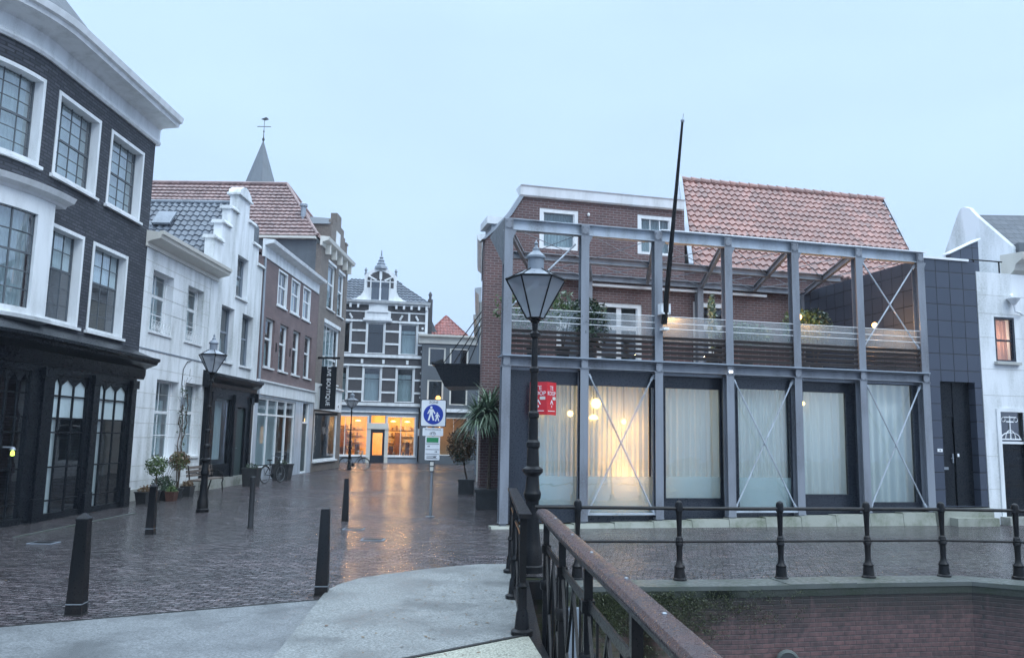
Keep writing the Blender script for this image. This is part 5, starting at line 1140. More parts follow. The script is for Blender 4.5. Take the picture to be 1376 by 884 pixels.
# red sale board
tk = thing('for_sale_sign', 'red folded TE KOOP sale board with white lettering on the glass building', 'sign', FB, -.95, -.1, 2.5)
ap = (-.98, -.32); 
for s_, nm_ in ((1, 'board'), (-1, 'board')):
    q = (ap[0]+s_*.31, -.02); m = MB(); m.slab([ap, q, (q[0], q[1]+.015), (ap[0], ap[1]+.02)], 2.52, 3.26); b_ = m.build('board', 'red_sign', tk)
    dx, dy = (q[0]-ap[0]), (q[1]-ap[1]); ln = math.hypot(dx, dy); X = (dx/ln*s_, dy/ln*s_, 0); nrm = (X[1], -X[0], 0)
    def P_(f, z): return (ap[0]+dx*f+nrm[0]*.006, ap[1]+dy*f+nrm[1]*.006, z)
    text('TE', .14, 'sign_white', b_, P_(.48, 3.12), axes=(X, (0, 0, 1), nrm), extr=.002); text('KOOP', .13, 'sign_white', b_, P_(.48, 3.0), axes=(X, (0, 0, 1), nrm), extr=.002)
    m = MB()
    def qd(pts):
        m.add([tuple(Vector(P_(.5, 0))+Vector(X)*a+Vector((0, 0, z))) for a, z in pts], [tuple(range(len(pts)))])
    qd([(-.07, 2.76), (0, 2.87), (0, 2.82), (-.045, 2.75)]); qd([(.07, 2.76), (0, 2.87), (0, 2.82), (.045, 2.75)]); qd([(0, 2.68), (.025, 2.71), (0, 2.74), (-.025, 2.71)]); qd([(-.17, 2.60), (.15, 2.60), (.15, 2.615), (-.17, 2.615)])
    m.build('arrow_mark', 'sign_white', b_)
    m = MB(); qd([(.05, 2.86), (.18, 2.86), (.18, 2.93), (.05, 2.93), (.03, 2.895)]); m.build('tag', 'cream_paint', b_, smooth=0)
# flag pole
a0, a1 = FB.w(1.92, -.12, 4.7), FB.w(1.95, -1.25, 9.33)
fp_ = thing('flag_pole', 'dark flag pole leaning out from the front of the steel frame', 'flag pole', FB, 1.95, -.12, 4.7)
p0, p1 = Vector((1.98, -.10, 4.75)), Vector((1.95, -1.25, 9.35))
m = MB(); m.tube(p0, p1, .072, 12, .028); m.build('pole', 'iron', fp_)
m = MB(); m.tube(p1, p1+(p1-p0).normalized()*.05, .045, 12); m.tube(p1, p1+Vector((.02, -.02, .2)), .008, 5); m.build('finial', 'galv', fp_)
m = MB(); m.box(1.86, 2.10, -.22, -.16, 4.98, 5.02); m.box(1.86, 2.10, -.22, -.16, 5.2, 5.24); m.box(1.86, 1.91, -.22, 0, 4.98, 5.24); m.box(2.05, 2.10, -.22, 0, 4.98, 5.24); m.box(1.91, 2.05, -.24, 0, 4.6, 4.66); m.build('bracket', 'sign_white', fp_)

# ------------------------------------------------------------------ brick corner house behind the terrace
ck = thing('terrace_house', 'brown brick corner house behind the roof terrace with white cornice and low windows', 'house', FB, 2.3, 5.7, 0)
wn = [(.46, 1.72, 7.82, 9.10), (3.72, 4.95, 7.88, 9.17)]; dw = [(1.05, 2.25, 3.82, 6.22), (2.36, 3.86, 3.82, 6.25)]
m = MB(); m.wall(.0, 5.35, 7.0, 9.42, wn, 5.7, back=.3); m.wall(-1.25, 9.36, 3.8, 6.998, dw+[(5.62, 6.95, 3.82, 6.45)], 5.7, back=.3); m.wall(-1.25, 1.8, 0, 3.798, [], 5.7, back=.3); m.plate([(-1.25, 7.0), (-.002, 7.0), (-.002, 9.42), (-.05, 9.42), (-.45, 8.75), (-1.25, 7.95)], 5.7, 6.0); m.build('wall', 'brick_terrace', ck)
for i, h in enumerate(wn): window(ck, *h, d=5.76, cas=.12, cols=3 if i else 1, rows=(1, 0), proud=.0, sill=None, bar=.03, curtain='sheer')
for i, h in enumerate(dw): window(ck, *h, d=5.78, cas=.14, cols=2 if i else 1, rows=(1, 1), split=.7, bar=.16, mid=.12)
window(ck, 5.62, 6.95, 3.82, 6.45, d=5.78, cas=.16, cols=2, rows=(1, 1), split=.72, bar=.18, mid=.14, casmat='white_paint')
m = MB(); m.prof([(5.72, 9.40), (5.62, 9.40), (5.58, 9.44), (5.56, 9.70), (5.52, 9.74), (6.2, 9.78)], [-.2, 5.3]); m.build('cornice', 'white_paint', ck)
m = MB(); m.plate([(-1.36, 7.94), (-1.26, 7.96), (-.46, 8.76), (-.06, 9.43), (-.16, 9.5), (-.56, 8.84)], 5.62, 6.1); m.build('verge', 'zinc', ck)
sk = .196
m = MB()
def skq(u, d): return (u+sk*(d-5.7), d)
m.slab([skq(-1.25, 6.001), skq(-.95, 6.001), skq(-.95, 12.1), skq(-1.25, 12.1)], 0, 7.95); m.slab([(5.05, 6.0), (5.35, 6.0), (6.3, 12.4), (6.0, 12.4)], 0, 9.4); m.slab([skq(-1.25, 12.1), (6.0, 12.1), (6.0, 12.4), skq(-1.25, 12.4)], 0, 7.95); m.build('side_wall', 'brick_terrace', ck)
m = MB(); m.slab([(.0, 5.9), (5.3, 5.9), (6.2, 12.4), (.9, 12.4)], 9.38, 9.6)
m.add([(-1.27, 6.0, 7.96), (-.05, 6.0, 9.42), (.9, 12.4, 9.42), (0.0, 12.4, 7.96)], [(0, 1, 2, 3)]); m.build('roof', 'lead', ck)
m = MB(); m.box(-.45, .8, 8.6, 9.6, 8.3, 9.25); m.build('roof_dormer', 'zinc', ck); m = MB(); m.box(-.62, .9, 8.5, 9.7, 9.25, 9.5); m.build('dormer_fascia', 'white_paint', ck)
m = MB(); m.path([(-.55, 5.6, .2), (-.55, 5.6, 5.0), (-.55, 5.62, 8.6)], .05, 8); m.build('downpipe', 'sign_white', ck)
m = MB(); m.lathe(2.05, 5.66, [(.03, 8.95), (.05, 9.0), (.03, 9.05)], 8); m.build('alarm_light', 'sign_white', ck)
m = MB(); m.box(2.1, 8.2, 5.55, 5.68, 6.72, 6.80); m.build('awning_rail', 'sign_white', ck)

# ------------------------------------------------------------------ orange-tiled house
oh = thing('tiled_roof_house', 'house with large orange pantile roof behind the steel terrace frame', 'house', FB, 9.5, 6, 0)
m = MB(); m.box(5.37, 14.4, 5.72, 6.0, 7.0, 7.62); m.box(9.38, 14.4, 5.72, 6.0, 0, 7.0); m.slab([(14.1, 6.01), (14.4, 6.01), (16.9, 12.49), (16.6, 12.49)], 0, 7.62); m.slab([(6.2, 12.5), (16.9, 12.5), (16.9, 12.8), (6.2, 12.8)], 0, 7.62)
m.slab([(5.4, 6.0), (5.5, 6.0), (6.9, 12.5), (6.2, 12.5)], 0, 7.6)
m.build('wall', 'brick_terrace', oh)
dz, dd_ = 4.15, 3.6; Ls = math.hypot(dz, dd_)
m = MB(); pantiles(m, (5.55, 5.5, 7.55), (1, 0, 0), (0, dd_, dz), (0, -dz, dd_), 8.75, Ls, .245, .335, lift=.055, amp=.034, left_slope=1.35/Ls, right_slope=1.30/Ls)
rf = m.build('roof', 'tile_orange', oh)
m = MB(); pantiles(m, (16.5, 12.7, 7.55), (-1, 0, 0), (0, -dd_, dz), (0, dz, dd_), 9.2, Ls, .245, .335, left_slope=.2, right_slope=.05); m.build('rear_slope', 'tile_orange', rf)
m = MB()
for i in range(22):
    a = 6.88+i*.40; m.tube((a, 9.1, 11.72), (a+.42, 9.1, 11.70), .125, 10, .105)
m.build('ridge_tiles', 'tile_orange', rf)
m = MB(); m.slab([(5.42, 5.45), (5.55, 5.45), (6.9, 9.1), (6.75, 9.1)], 0, .01) if False else m.add([(5.40, 5.5, 7.5), (5.56, 5.5, 7.5), (6.92, 9.1, 11.75), (6.76, 9.1, 11.75), (5.40, 5.5, 7.66), (5.56, 5.5, 7.66), (6.92, 9.1, 11.9), (6.76, 9.1, 11.9)], [(0, 3, 2, 1), (4, 5, 6, 7), (0, 1, 5, 4), (1, 2, 6, 5), (2, 3, 7, 6), (3, 0, 4, 7)])
m.build('verge', 'zinc', rf); m = MB(); m.add([(14.32, 5.5, 7.5), (14.42, 5.5, 7.5), (15.74, 9.1, 11.70), (15.64, 9.1, 11.70), (14.32, 5.5, 7.64), (14.42, 5.5, 7.64), (15.74, 9.1, 11.84), (15.64, 9.1, 11.84)], [(0, 3, 2, 1), (4, 5, 6, 7), (0, 1, 5, 4), (1, 2, 6, 5), (2, 3, 7, 6), (3, 0, 4, 7)])
m.build('verge', 'zinc', rf)
m = MB(); m.add([(5.5, 6.0, 7.6), (6.2, 12.5, 7.6), (6.85, 9.1, 11.7)], [(0, 1, 2)]); m.build('gable_wall', 'white_render', oh)
m = MB(); m.add([(14.4, 6.0, 7.6), (16.9, 12.8, 7.6), (15.6, 9.1, 11.65)], [(0, 1, 2)]); m.build('gable_wall', 'brick_terrace', oh)

# ------------------------------------------------------------------ black panelled house and white house on the right
bk = thing('black_panel_house', 'narrow black panel clad house with tall recessed black door on the quay', 'house', FB, 10.3, 0, 0)
m = MB(); m.wall(9.48, 11.12, .44, 6.93, [(9.81, 10.9, .46, 3.67)], 0.02, back=.3); m.box(9.48, 9.7, .32, 6.2, 0, 6.93); m.box(9.7, 11.1, .32, 6.2, 6.7, 6.9); m.box(10.9, 11.1, .32, 6.2, 0, 6.7); m.build('wall', 'panel', bk)
m = MB(); m.prof([(-.02, 6.93), (-.02, 6.99), (.4, 6.99), (.4, 6.93)], [9.46, 10.9]); m.build('roof_trim', 'sign_white', bk)
m = MB(); m.box(9.81, 10.36, .28, .33, .46, 2.76); dd = m.build('door', 'black_paint', bk)
m = MB(); m.box(9.81, 10.38, .26, .32, 2.76, 3.67); m.box(10.38, 10.9, .24, .32, .46, 3.67); m.build('door_panel', 'black_paint', bk)
m = MB(); m.box(9.92, 10.16, .265, .28, 1.38, 1.45); m.build('letter_box', 'galv', dd)
m = MB(); m.tube((10.30, .25, 1.56), (10.30, .25, 1.80), .02, 8); m.tube((10.30, .22, 1.68), (10.22, .22, 1.68), .012, 6); m.build('handle', 'galv', dd)
m = MB(); m.box(10.42, 10.47, .21, .24, 1.72, 1.80); m.build('lock_plate', 'sign_white', bk)
m = MB(); m.box(9.62, 9.77, -.0, .018, 1.84, 1.92); np2 = m.build('number_plate', 'sign_white', bk)
text('40', .065, 'dark_trim', np2, (9.695, -.003, 1.88), extr=.001)
m = MB(); m.box(9.4, 11.1, -.16, .3, 0, .42); m.box(9.75, 11.0, -.42, -.16, 0, .2); m.build('door_step', 'stone_light', bk)
m = MB(); m.plate([(12.15, 6.7), (13.2, 6.7), (13.2, 8.15), (12.2, 7.68)], 2.0, 2.2); m.build('roof_screen', 'panel', bk)
m = MB(); m.add([(12.1, 1.95, 7.66), (13.25, 1.95, 8.2), (13.25, 2.25, 8.2), (12.1, 2.25, 7.66), (12.1, 1.95, 7.70), (13.25, 1.95, 8.24), (13.25, 2.25, 8.24), (12.1, 2.25, 7.70)], [(0, 3, 2, 1), (4, 5, 6, 7), (0, 1, 5, 4), (1, 2, 6, 5), (2, 3, 7, 6), (3, 0, 4, 7)]); m.build('screen_trim', 'sign_white', bk)
rw = thing('white_quay_house', 'white rendered house with small pink lit window and black door, far right', 'house', FB, 13, 0, 0)
m = MB(); m.wall(11.13, 17, -.02, 6.68, [(11.62, 12.28, 4.27, 5.47), (11.52, 12.44, .2, 2.92)], 0, back=.3); m.box(16.7, 17, .3, 6, 0, 6.68); m.box(11.13, 11.4, .3, 6, 0, 6.68); m.box(11.4, 16.7, .3, 6, 6.4, 6.6); m.box(11.4, 16.7, 5.7, 6, 0, 6.4); m.build('wall', 'white_render', rw)
window(rw, 11.62, 12.28, 4.27, 5.47, d=.06, cas=.06, cols=1, rows=(1, 1), split=.48, mat='dark_trim', curtain='pink_blind', mid=.05, sill=.10, casmat='cream_dull')
plight(FB, 11.95, .75, 4.9, 30, (1, .6, .4))
m = MB(); m.box(11.50, 11.62, -.03, .0, 0, 3.0); m.box(12.36, 12.46, -.03, 0, 0, 3.0); m.box(11.62, 12.36, -.03, 0, 2.92, 3.02); m.box(11.52, 12.44, .02, .1, 2.08, 2.14); m.build('door_surround', 'white_paint', rw)
m = MB(); m.box(11.53, 12.43, .06, .11, .2, 2.08); dd = m.build('door', 'black_paint', rw)
for z0, z1 in ((1.5, 1.54), (1.9, 1.93), (.62, .66), (.95, 1.03), (1.1, 1.14)):
    m = MB(); m.box(11.62, 12.34, .045, .06, z0, z1); m.build('door_moulding', 'iron', dd)
m = MB(); m.box(11.53, 12.43, .07, .076, 2.14, 2.92); fl2 = m.build('fanlight', 'glass_dark', rw)
m = MB(); cx_ = 11.98
m.path([(cx_+.30*math.cos(a), .055, 2.22+.16*math.sin(a)) for a in [PI*i/10 for i in range(11)]], .014, 5); m.path([(cx_+.16*math.cos(a), .055, 2.22+.22*math.sin(a)) for a in [PI*i/10 for i in range(11)]], .012, 5); m.tube((cx_, .055, 2.2), (cx_, .055, 2.82), .018, 6); m.tube((cx_-.2, .055, 2.78), (cx_+.2, .055, 2.78), .02, 6); m.tube((cx_-.12, .055, 2.66), (cx_+.12, .055, 2.66), .02, 6); m.tube((cx_-.34, .055, 2.2), (cx_+.34, .055, 2.2), .018, 6)
for s_ in (-1, 1): m.path([(cx_+s_*(.2+.06*math.cos(a)), .055, 2.72+.06*math.sin(a)) for a in [2*PI*i/10 for i in range(10)]], .01, 4, True)
m.build('fanlight_ornament', 'sign_white', fl2)
m = MB(); m.box(11.45, 12.5, -.3, .05, 0, .2); m.build('door_step', 'stone', rw)
m = MB()
for z in (.9, 1.75, 3.35, 4.05, 4.9, 5.55, 6.05): 
    for a, b in ((11.13, 11.5), (12.5, 17)) if z < 3.2 else (((11.13, 11.6), (12.3, 17)) if 4.2 < z < 5.5 else ((11.13, 17),)): m.box(a, b, -.003, 0, z-.005, z+.005)
m.build('joint_line', 'cream_dull', rw)
m = MB(); m.prof([(.4, 6.68), (.1, 6.7), (-.05, 6.8), (-.1, 6.95), (-.3, 7.05), (-.34, 7.16), (-.34, 7.24), (.4, 7.3)], [12.35, 17.2]); m.build('cornice', 'cream_paint', rw)
m = MB(); m.tube((11.2, .3, 7.08), (12.3, .3, 7.08), .02, 6)
for u in (11.36, 12.2): m.tube((u, .3, 6.66), (u, .3, 7.08), .022, 6)
m.box(11.2, 12.5, .25, .35, 6.68, 6.74); m.build('roof_railing', 'iron', rw)
m = MB(); m.path([(12.52, -.06, 5.55), (12.4, -.1, 5.6), (12.2, -.14, 5.62), (12.17, -.14, 5.8)], .03, 6); m.lathe(12.17, -.14, [(.04, 5.8), (.13, 5.92), (.17, 5.97), (.17, 5.99), (.03, 6.0)], 12); m.lathe(12.12, -.12, [(.03, 6.0), (.06, 6.05), (.03, 6.11)], 8); m.build('wall_lamp', 'sign_white', rw)

gb2 = thing('white_gable_house', 'tall white gabled house with grey slate roof behind the quay houses, far right', 'house', W0, 18.5, 30, 0)
A_, R_, B_ = (17.2, 28.0), (17.55, 30.25), (17.9, 32.6)
m = MB()
def gl(t): return (17.6-1.4*t, 27.7+1.7*t)
gp = [(gl(0), 0), (gl(0), 9.0), (gl(.5), 10.35), (gl(.6), 10.68), (gl(.68), 10.76), (gl(.74), 10.72), (gl(.79), 10.5), (gl(1.07), 8.9), (gl(1.25), 7.6), (gl(1.25), 0)]
vs = [(p[0], p[1], z) for p, z in gp]+[(p[0]+.12, p[1]-.02, z) for p, z in gp]; n = len(gp)
m.add(vs, [tuple(range(n)), tuple(n+i for i in reversed(range(n)))]+[(i, (i+1) % n, (i+1) % n+n, i+n) for i in range(n)]); m.box(17.75, 27, 27.9, 28.2, 0, 8.95); m.build('wall', 'white_render', gb2)
m = MB(); m.add([(17.70, 27.66, 8.86), (27, 26.9, 8.86), (27, 29.6, 10.75), (16.98, 28.68, 10.42), (27, 32, 8.6), (16.3, 30.2, 8.0)], [(0, 1, 2, 3), (3, 2, 4, 5)]); m.build('roof', 'slate', gb2, smooth=0)
m = MB(); m.box(17.72, 17.95, 27.5, 27.8, 8.6, 9.1); m.build('roof_vent', 'slate_wall', gb2)

# ------------------------------------------------------------------ right row of the street
def rowhouse(name, lab, u0, u1, proj, zt, mat, cm, wins, base=None):
    t = thing(name, lab, 'house', FC, (u0+u1)/2, -proj, 0)
    hs = [(a, b, c, d) for a, b, c, d in wins]
    m = MB(); m.wall(u0, u1, 0, zt, hs, -proj, back=.3); m.box(u0, u0+.25, -proj+.3, 8, 0, zt); m.box(u1-.25, u1, -proj+.3, 8, 0, zt); m.box(u0+.25, u1-.25, -proj+.3, 8, zt-.2, zt); m.build('wall', mat, t)
    for h in hs: window(t, *h, d=-proj+.12, cas=.1, cols=2, rows=(1, 1), split=.6, sill=.03)
    m = MB(); p = -proj; m.prof([(p+.05, zt-.05), (p-.06, zt-.05), (p-.08, zt+.3), (p-.24, zt+.42), (p-.28, zt+.6), (p+.05, zt+.66)], [u0-.1, u1+.05]); m.build('cornice', cm, t)
    return t
rowhouse('row_house', 'white fronted house next behind the brick corner on the right of the street', -12.6, -6.7, .06, 9.2, 'white_render', 'white_paint', [(-12, -10.8, 4.6, 6.6), (-9.9, -8.6, 4.6, 6.6), (-8, -7, 1.0, 3.2), (-11.6, -9.4, .6, 3.2)])
rowhouse('row_house', 'second pale fronted house up the right side of the street', -19.5, -12.7, .15, 8.2, 'cream_paint', 'white_paint', [(-18.6, -17.3, 4.6, 6.6), (-16.3, -15, 4.6, 6.6), (-18.8, -15, .6, 3.2)])
rowhouse('row_house', 'farthest grey house on the right side of the street', -27.5, -19.6, .25, 8.0, 'grey_trim', 'cream_paint', [(-26, -24.6, 4.6, 6.6), (-23, -21.6, 4.6, 6.6), (-26, -22, .6, 3.2)])
cn = thing('canopy', 'dark hanging entrance canopy held by four rods on the right side wall', 'canopy', W0, -1.0, 28.6, 3.75)
m = MB()
pz = [(-2.75, 4.50), (-2.35, 3.74), (-1.0, 3.78), (-.95, 4.50)]
m.plate(pz, 28.5, 30.9); m.box(-2.82, -.93, 28.42, 31.0, 4.50, 4.56); m.build('canopy_box', 'black_paint', cn)
for i, (x0, z0) in enumerate(((-2.45, 4.56), (-2.15, 4.56), (-1.95, 4.56), (-1.7, 4.56))):
    m = MB(); m.tube((x0, 28.7+i*.6, z0), (-1.08, 28.9+i*.5, z0+2.0-(i*.12)), .018, 6); m.build('rod', 'iron', cn)
# ------------------------------------------------------------------ plants
def leafball(m, x, y, z, r, n, size): leaves(m, x, y, z, r, r, r, n, size, .35)
for i, (x, y, z) in enumerate([(-10.05, 23.25, 1.02), (-9.95, 24.6, 1.12)]):
    t = thing('potted_tree', ['small round topped bay tree in a pot by the left white house window', 'small round tree with reddish tips beside the climbing plant'][i], 'potted tree', FA if 0 else W0, x, y, 0, 'clipped trees in pots')
    m = MB(); m.lathe(x, y, [(.12, 0), (.16, .28), (.18, .28), (.18, .31), (.15, .31), (.14, .28)], 14); m.build('pot', 'planter_dark', t)
    m = MB(); m.path([(x, y, .3), (x+.02, y, .6), (x, y+.01, z-.1)], .018, 6); m.build('stem', 'bark', t)
    m = MB(); leafball(m, x, y, z, .29, 700, .04); m.build('crown', 'leaf' if i == 0 else 'leaf_dry', t)
    if i: m = MB(); leafball(m, x, y, z-.03, .27, 400, .04); m.build('crown', 'leaf', t)
lab_ = ['long dark flower trough with heather by the left house wall', 'dark flower trough between the two clipped trees', 'dark flower pot nearest the bench', 'low reddish pot in front of the climbing plant']
for i, (x, y, w_, l_, h, mt, lf) in enumerate([(-10.1, 22.9, .3, .9, .3, 'planter_dark', 'leaf_dry'), (-10.05, 24.05, .28, .6, .26, 'planter_dark', 'leaf_dark'), (-9.95, 25.35, .3, .4, .3, 'planter_dark', 'leaf_dry'), (-9.75, 23.7, .26, .3, .24, 'terracotta', 'leaf')]):
    t = thing('flower_trough', lab_[i], 'planter', W0, x, y, 0, 'flower pots along the white house')
    m = MB(); m.lathe(0, 0, [(.5, 0), (.6, h), (.64, h), (.64, h+.03), (.56, h+.03), (.55, h-.03)], 4, PI/4); m.v = [(x+a*w_*1.2, y+b*l_*1.2, c) for a, b, c in m.v]; m.build('trough', mt, t)
    m = MB(); leaves(m, x, y, h+.06, w_*.6, l_*.5, .13, 380, .035, .1); m.build('foliage', lf, t)
t = thing('shrub', 'low dark green spreading shrub against the white plastered wall', 'shrub', W0, -10.3, 24.2, 0)
m = MB()
for i in range(14):
    a = random.uniform(0, 6.28); m.path([(-10.25, 24.2, .3), (-10.25+.12*math.cos(a), 24.2+.3*math.sin(a), .6), (-10.25+.2*math.cos(a), 24.2+.6*math.sin(a), .75+random.uniform(-.1, .2))], .006, 4)
m.build('stem', 'bark', t)
m = MB(); leaves(m, -10.25, 24.3, .5, .25, .6, .17, 600, .035, .1); m.build('foliage', 'leaf_dark', t)
# climbing plant on the white house
t = thing('climbing_plant', 'bare twisting climber growing up the white wall between ground floor windows', 'plant', FA, 2.6, 0, 0)
m = MB(); random.seed(3)
for s in range(3):
    p = [2.62+s*.06, -.05, 0]; pts_ = [tuple(p)]
    for i in range(20):
        p = [p[0]+random.uniform(-.08, .085), -.05-random.uniform(0, .06), p[2]+.19]; pts_.append(tuple(p))
        if random.random() < .6 and i > 3: m.path([tuple(p), (p[0]+random.uniform(-.35, .35), -.06, p[2]+random.uniform(.05, .3))], .006, 4)
    m.path(pts_[:14+s*2], .018, 5)
m.build('stem', 'bark', t)
m = MB()
for i in range(60): z = random.uniform(.8, 3.4); leaves(m, 2.68+random.uniform(-.3, .3), -.07, z, .08, .03, .08, 2, .045, 0)
m.build('foliage', 'leaf_dark', t)
cb = thing('wall_cable', 'thin dark cable with small box running up the white house front', 'cable', FA, 2.5, -.03, 2.8)
m = MB(); m.path([(2.75, -.02, 3.1), (2.6, -.02, 3.5), (2.62, -.02, 4.0), (2.9, -.02, 4.28), (3.2, -.02, 4.33)], .012, 5); m.build('cable', 'iron', cb); m = MB(); m.box(2.62, 2.86, -.06, 0, 2.8, 3.1); m.build('junction_box', 'galv', cb)
# bench
t = thing('bench', 'weathered wooden slatted bench with iron legs in front of the black bracketed shopfront', 'bench', W0, -9.9, 26.9, 0)
m = MB()
for k in range(3): m.box(-9.88+k*.13-.25, -9.88+k*.13-.14, 25.8, 28.0, .45, .485)
m.build('seat', 'wood_bench', t); m = MB()
for k in range(3): m.box(-10.2-.02*k, -10.17-.02*k, 25.8, 28.0, .56+k*.12, .65+k*.12)
m.build('backrest', 'wood_bench', t)
for y in (25.95, 27.85):
    m = MB(); m.path([(-9.74, y, 0), (-9.78, y, .3), (-9.74, y, .44)], .022, 6); m.path([(-10.25, y, 0), (-10.14, y, .44), (-10.22, y, .92)], .022, 6); m.path([(-10.14, y, .44), (-9.74, y, .44)], .018, 6); m.path([(-10.2, y, .68), (-9.95, y, .7), (-9.78, y, .64), (-9.76, y, .46)], .016, 6); m.build('leg', 'iron', t)
# planters by the brown house
for i, (x, y, s_) in enumerate([(-9.75, 30.9, .29), (-9.85, 35.4, .38)]):
    t = thing('planter', ['square black planter left of the parked bicycle', 'wider black planter right of the parked bicycle'][i], 'planter', W0, x, y, 0, 'black planters outside the brown brick house')
    m = MB(); m.lathe(x, y, [(s_*1.2, 0), (s_*1.41, .62), (s_*1.5, .62), (s_*1.5, .68), (s_*1.3, .68), (s_*1.25, .6)], 4, PI/4); m.build('box', 'planter_dark', t)
    m = MB(); leaves(m, x, y, .72, s_*.8, s_*.8, .14, 160, .04, 0); m.build('foliage', 'leaf_dark', t)
# box planter with tree, and palm
t = thing('potted_tree', 'round headed brown leaved tree in a dark square box on the right', 'potted tree', W0, -1.52, 29, 0)
x, y = -1.52, 29.1
m = MB(); m.box(x-.27, x+.27, y-.27, y+.27, 0, .46); m.box(x-.29, x+.29, y-.29, y+.29, .42, .5); m.build('box', 'planter_dark', t)
m = MB(); m.path([(x+.02, y, .45), (x-.06, y, .8), (x-.14, y, 1.2), (x-.22, y, 1.7)], [.035, .03, .028, .02], 7)
for i in range(9): 
    a = i*.7; m.path([(x-.12, y, 1.1+i*.07), (x-.2+.4*math.cos(a), y+.4*math.sin(a), 1.5+i*.08)], .009, 4)
m.build('trunk', 'bark', t)
m = MB(); leaves(m, x-.2, y, 1.7, .52, .5, .62, 1500, .055, .15); m.build('crown', 'leaf_dry', t); m = MB(); leaves(m, x-.18, y, 1.5, .5, .48, .5, 500, .05, .2); m.build('crown', 'leaf_dark', t)
t = thing('palm', 'strap leaved palm in a large dark tub against the brick corner', 'palm', W0, -.5, 23.35, 0)
x, y = -.62, 23.3
m = MB(); m.box(-.93, -.12, 22.95, 23.75, 0, .5); m.box(-.97, -.08, 22.91, 23.79, .46, .54); m.build('tub', 'planter_dark', t)
m = MB(); m.path([(x+.04, y, .5), (x+.05, y, 1.3), (x+.08, y, 2.3), (x+.02, y, 2.7)], [.06, .05, .05, .06], 9); m.path([(x+.07, y, 2.1), (x-.25, y-.05, 2.5)], .04, 7); m.build('trunk', 'bark', t)
m = MB(); random.seed(11)
def strap(m, c, az, el, L_, w_):
    p = Vector(c); d_ = Vector((math.cos(az)*math.cos(el), math.sin(az)*math.cos(el), math.sin(el))); side = Vector((-math.sin(az), math.cos(az), 0)); prev = None; n = 7; vs = []
    for i in range(n+1):
        f_ = i/n; wd = w_*(1-f_**2)*.5+.002; vs += [p-side*wd, p+side*wd]; p = p+d_*(L_/n); d_ = (d_+Vector((0, 0, -.17-.1*f_))).normalized()
    m.add(vs, [(2*i, 2*i+1, 2*i+3, 2*i+2) for i in range(n)])
for c, nn, L_ in (((x+.02, y, 2.68), 200, .95), ((x-.3, y-.05, 2.5), 150, .9)):
    for i in range(nn): strap(m, c, random.uniform(0, 2*PI), random.uniform(-.5, 1.35), L_*random.uniform(.7, 1.25), .06)
m.build('crown', 'leaf_palm', t)
# terrace plants
def tplant(F, u, d, z0, ru, rz, n, lab, mat='leaf_dark', trough=None, size=.06, stems=8, leafz=None):
    t = thing('terrace_plant', lab, 'plant', F, u, d, z0, 'plants on the roof terrace')
    m = MB(); m.lathe(u, d, [(.14, z0), (.18, z0+.3), (.2, z0+.32), (.17, z0+.32)], 12); m.build('pot', 'planter_dark', t)
    m = MB(); zc = leafz or z0+.3+rz
    for i in range(stems):
        a = random.uniform(0, 6.28); e_ = (u+ru*.8*math.cos(a), d+ru*.4*math.sin(a), zc+random.uniform(-.2, .6)*rz); m.path([(u, d, z0+.25), ((u+e_[0])/2, (d+e_[1])/2, z0+.3+(e_[2]-z0-.3)*.6), e_], .008, 4)
    m.build('stem', 'bark', t)
    m = MB(); leaves(m, u, d, zc, ru, ru*.5, rz, n, size, .1); m.build('foliage', mat, t); return t
tplant(FB, -1.1, .45, 3.8, 1.0, .55, 1100, 'wispy shrub at the left end of the roof terrace behind the street lantern', 'leaf', size=.05, leafz=5.0)
tplant(FB, -.35, .55, 3.8, .35, .4, 170, 'pale spiky plant left of the second steel column', 'leaf_pale', leafz=5.15)
tplant(FB, .22, .25, 3.82, .5, .62, 1500, 'dark bushy vine wrapped round the second steel column', 'leaf_dark', leafz=4.72)
tplant(FB, 3.55, .5, 3.8, .12, .75, 330, 'pale climbing plant up the fourth steel column', 'leaf_pale', leafz=5.0)
tplant(FB, 4.9, 1.2, 3.8, .75, .3, 800, 'low green plant behind the glass screen in the fourth bay', 'leaf', leafz=4.8)
tplant(FB, 6.5, 1.1, 3.8, .6, .5, 1000, 'leafy plant lit by a lamp in the fifth bay of the terrace', 'leaf', leafz=5.05)
tplant(FB, 7.1, 1.4, 3.8, .5, .5, 900, 'dark green bush behind the sixth steel column', 'leaf_dark', leafz=5.15)
# terrace lamps
def tlamp(u, d, z, lab, en, r=.05):
    t = thing('terrace_lamp', lab, 'lamp', FB, u, d, z, 'warm lamps on the roof terrace')
    m = MB(); m.lathe(u, d, [(r*.5, z-r), (r, z-r*.3), (r, z+r*.4), (r*.4, z+r)], 10); m.build('bulb', 'lamp_warm', t)
    m = MB(); m.tube((u, d, 3.8), (u, d, z-r), .012, 6); m.build('stand', 'iron', t); plight(FB, u, d-.15, z+.02, en, (1, .5, .18), .05)
tlamp(2.25, .5, 5.08, 'warm lamp glowing behind the column that carries the flag pole', 60, .07)
tlamp(5.98, .45, 5.22, 'bright bulb lamp among the leaves of the fifth terrace bay', 40, .08)
tlamp(8.6, .9, 5.2, 'warm wall light on the dark panel wall at the right end of the terrace', 50, .07)
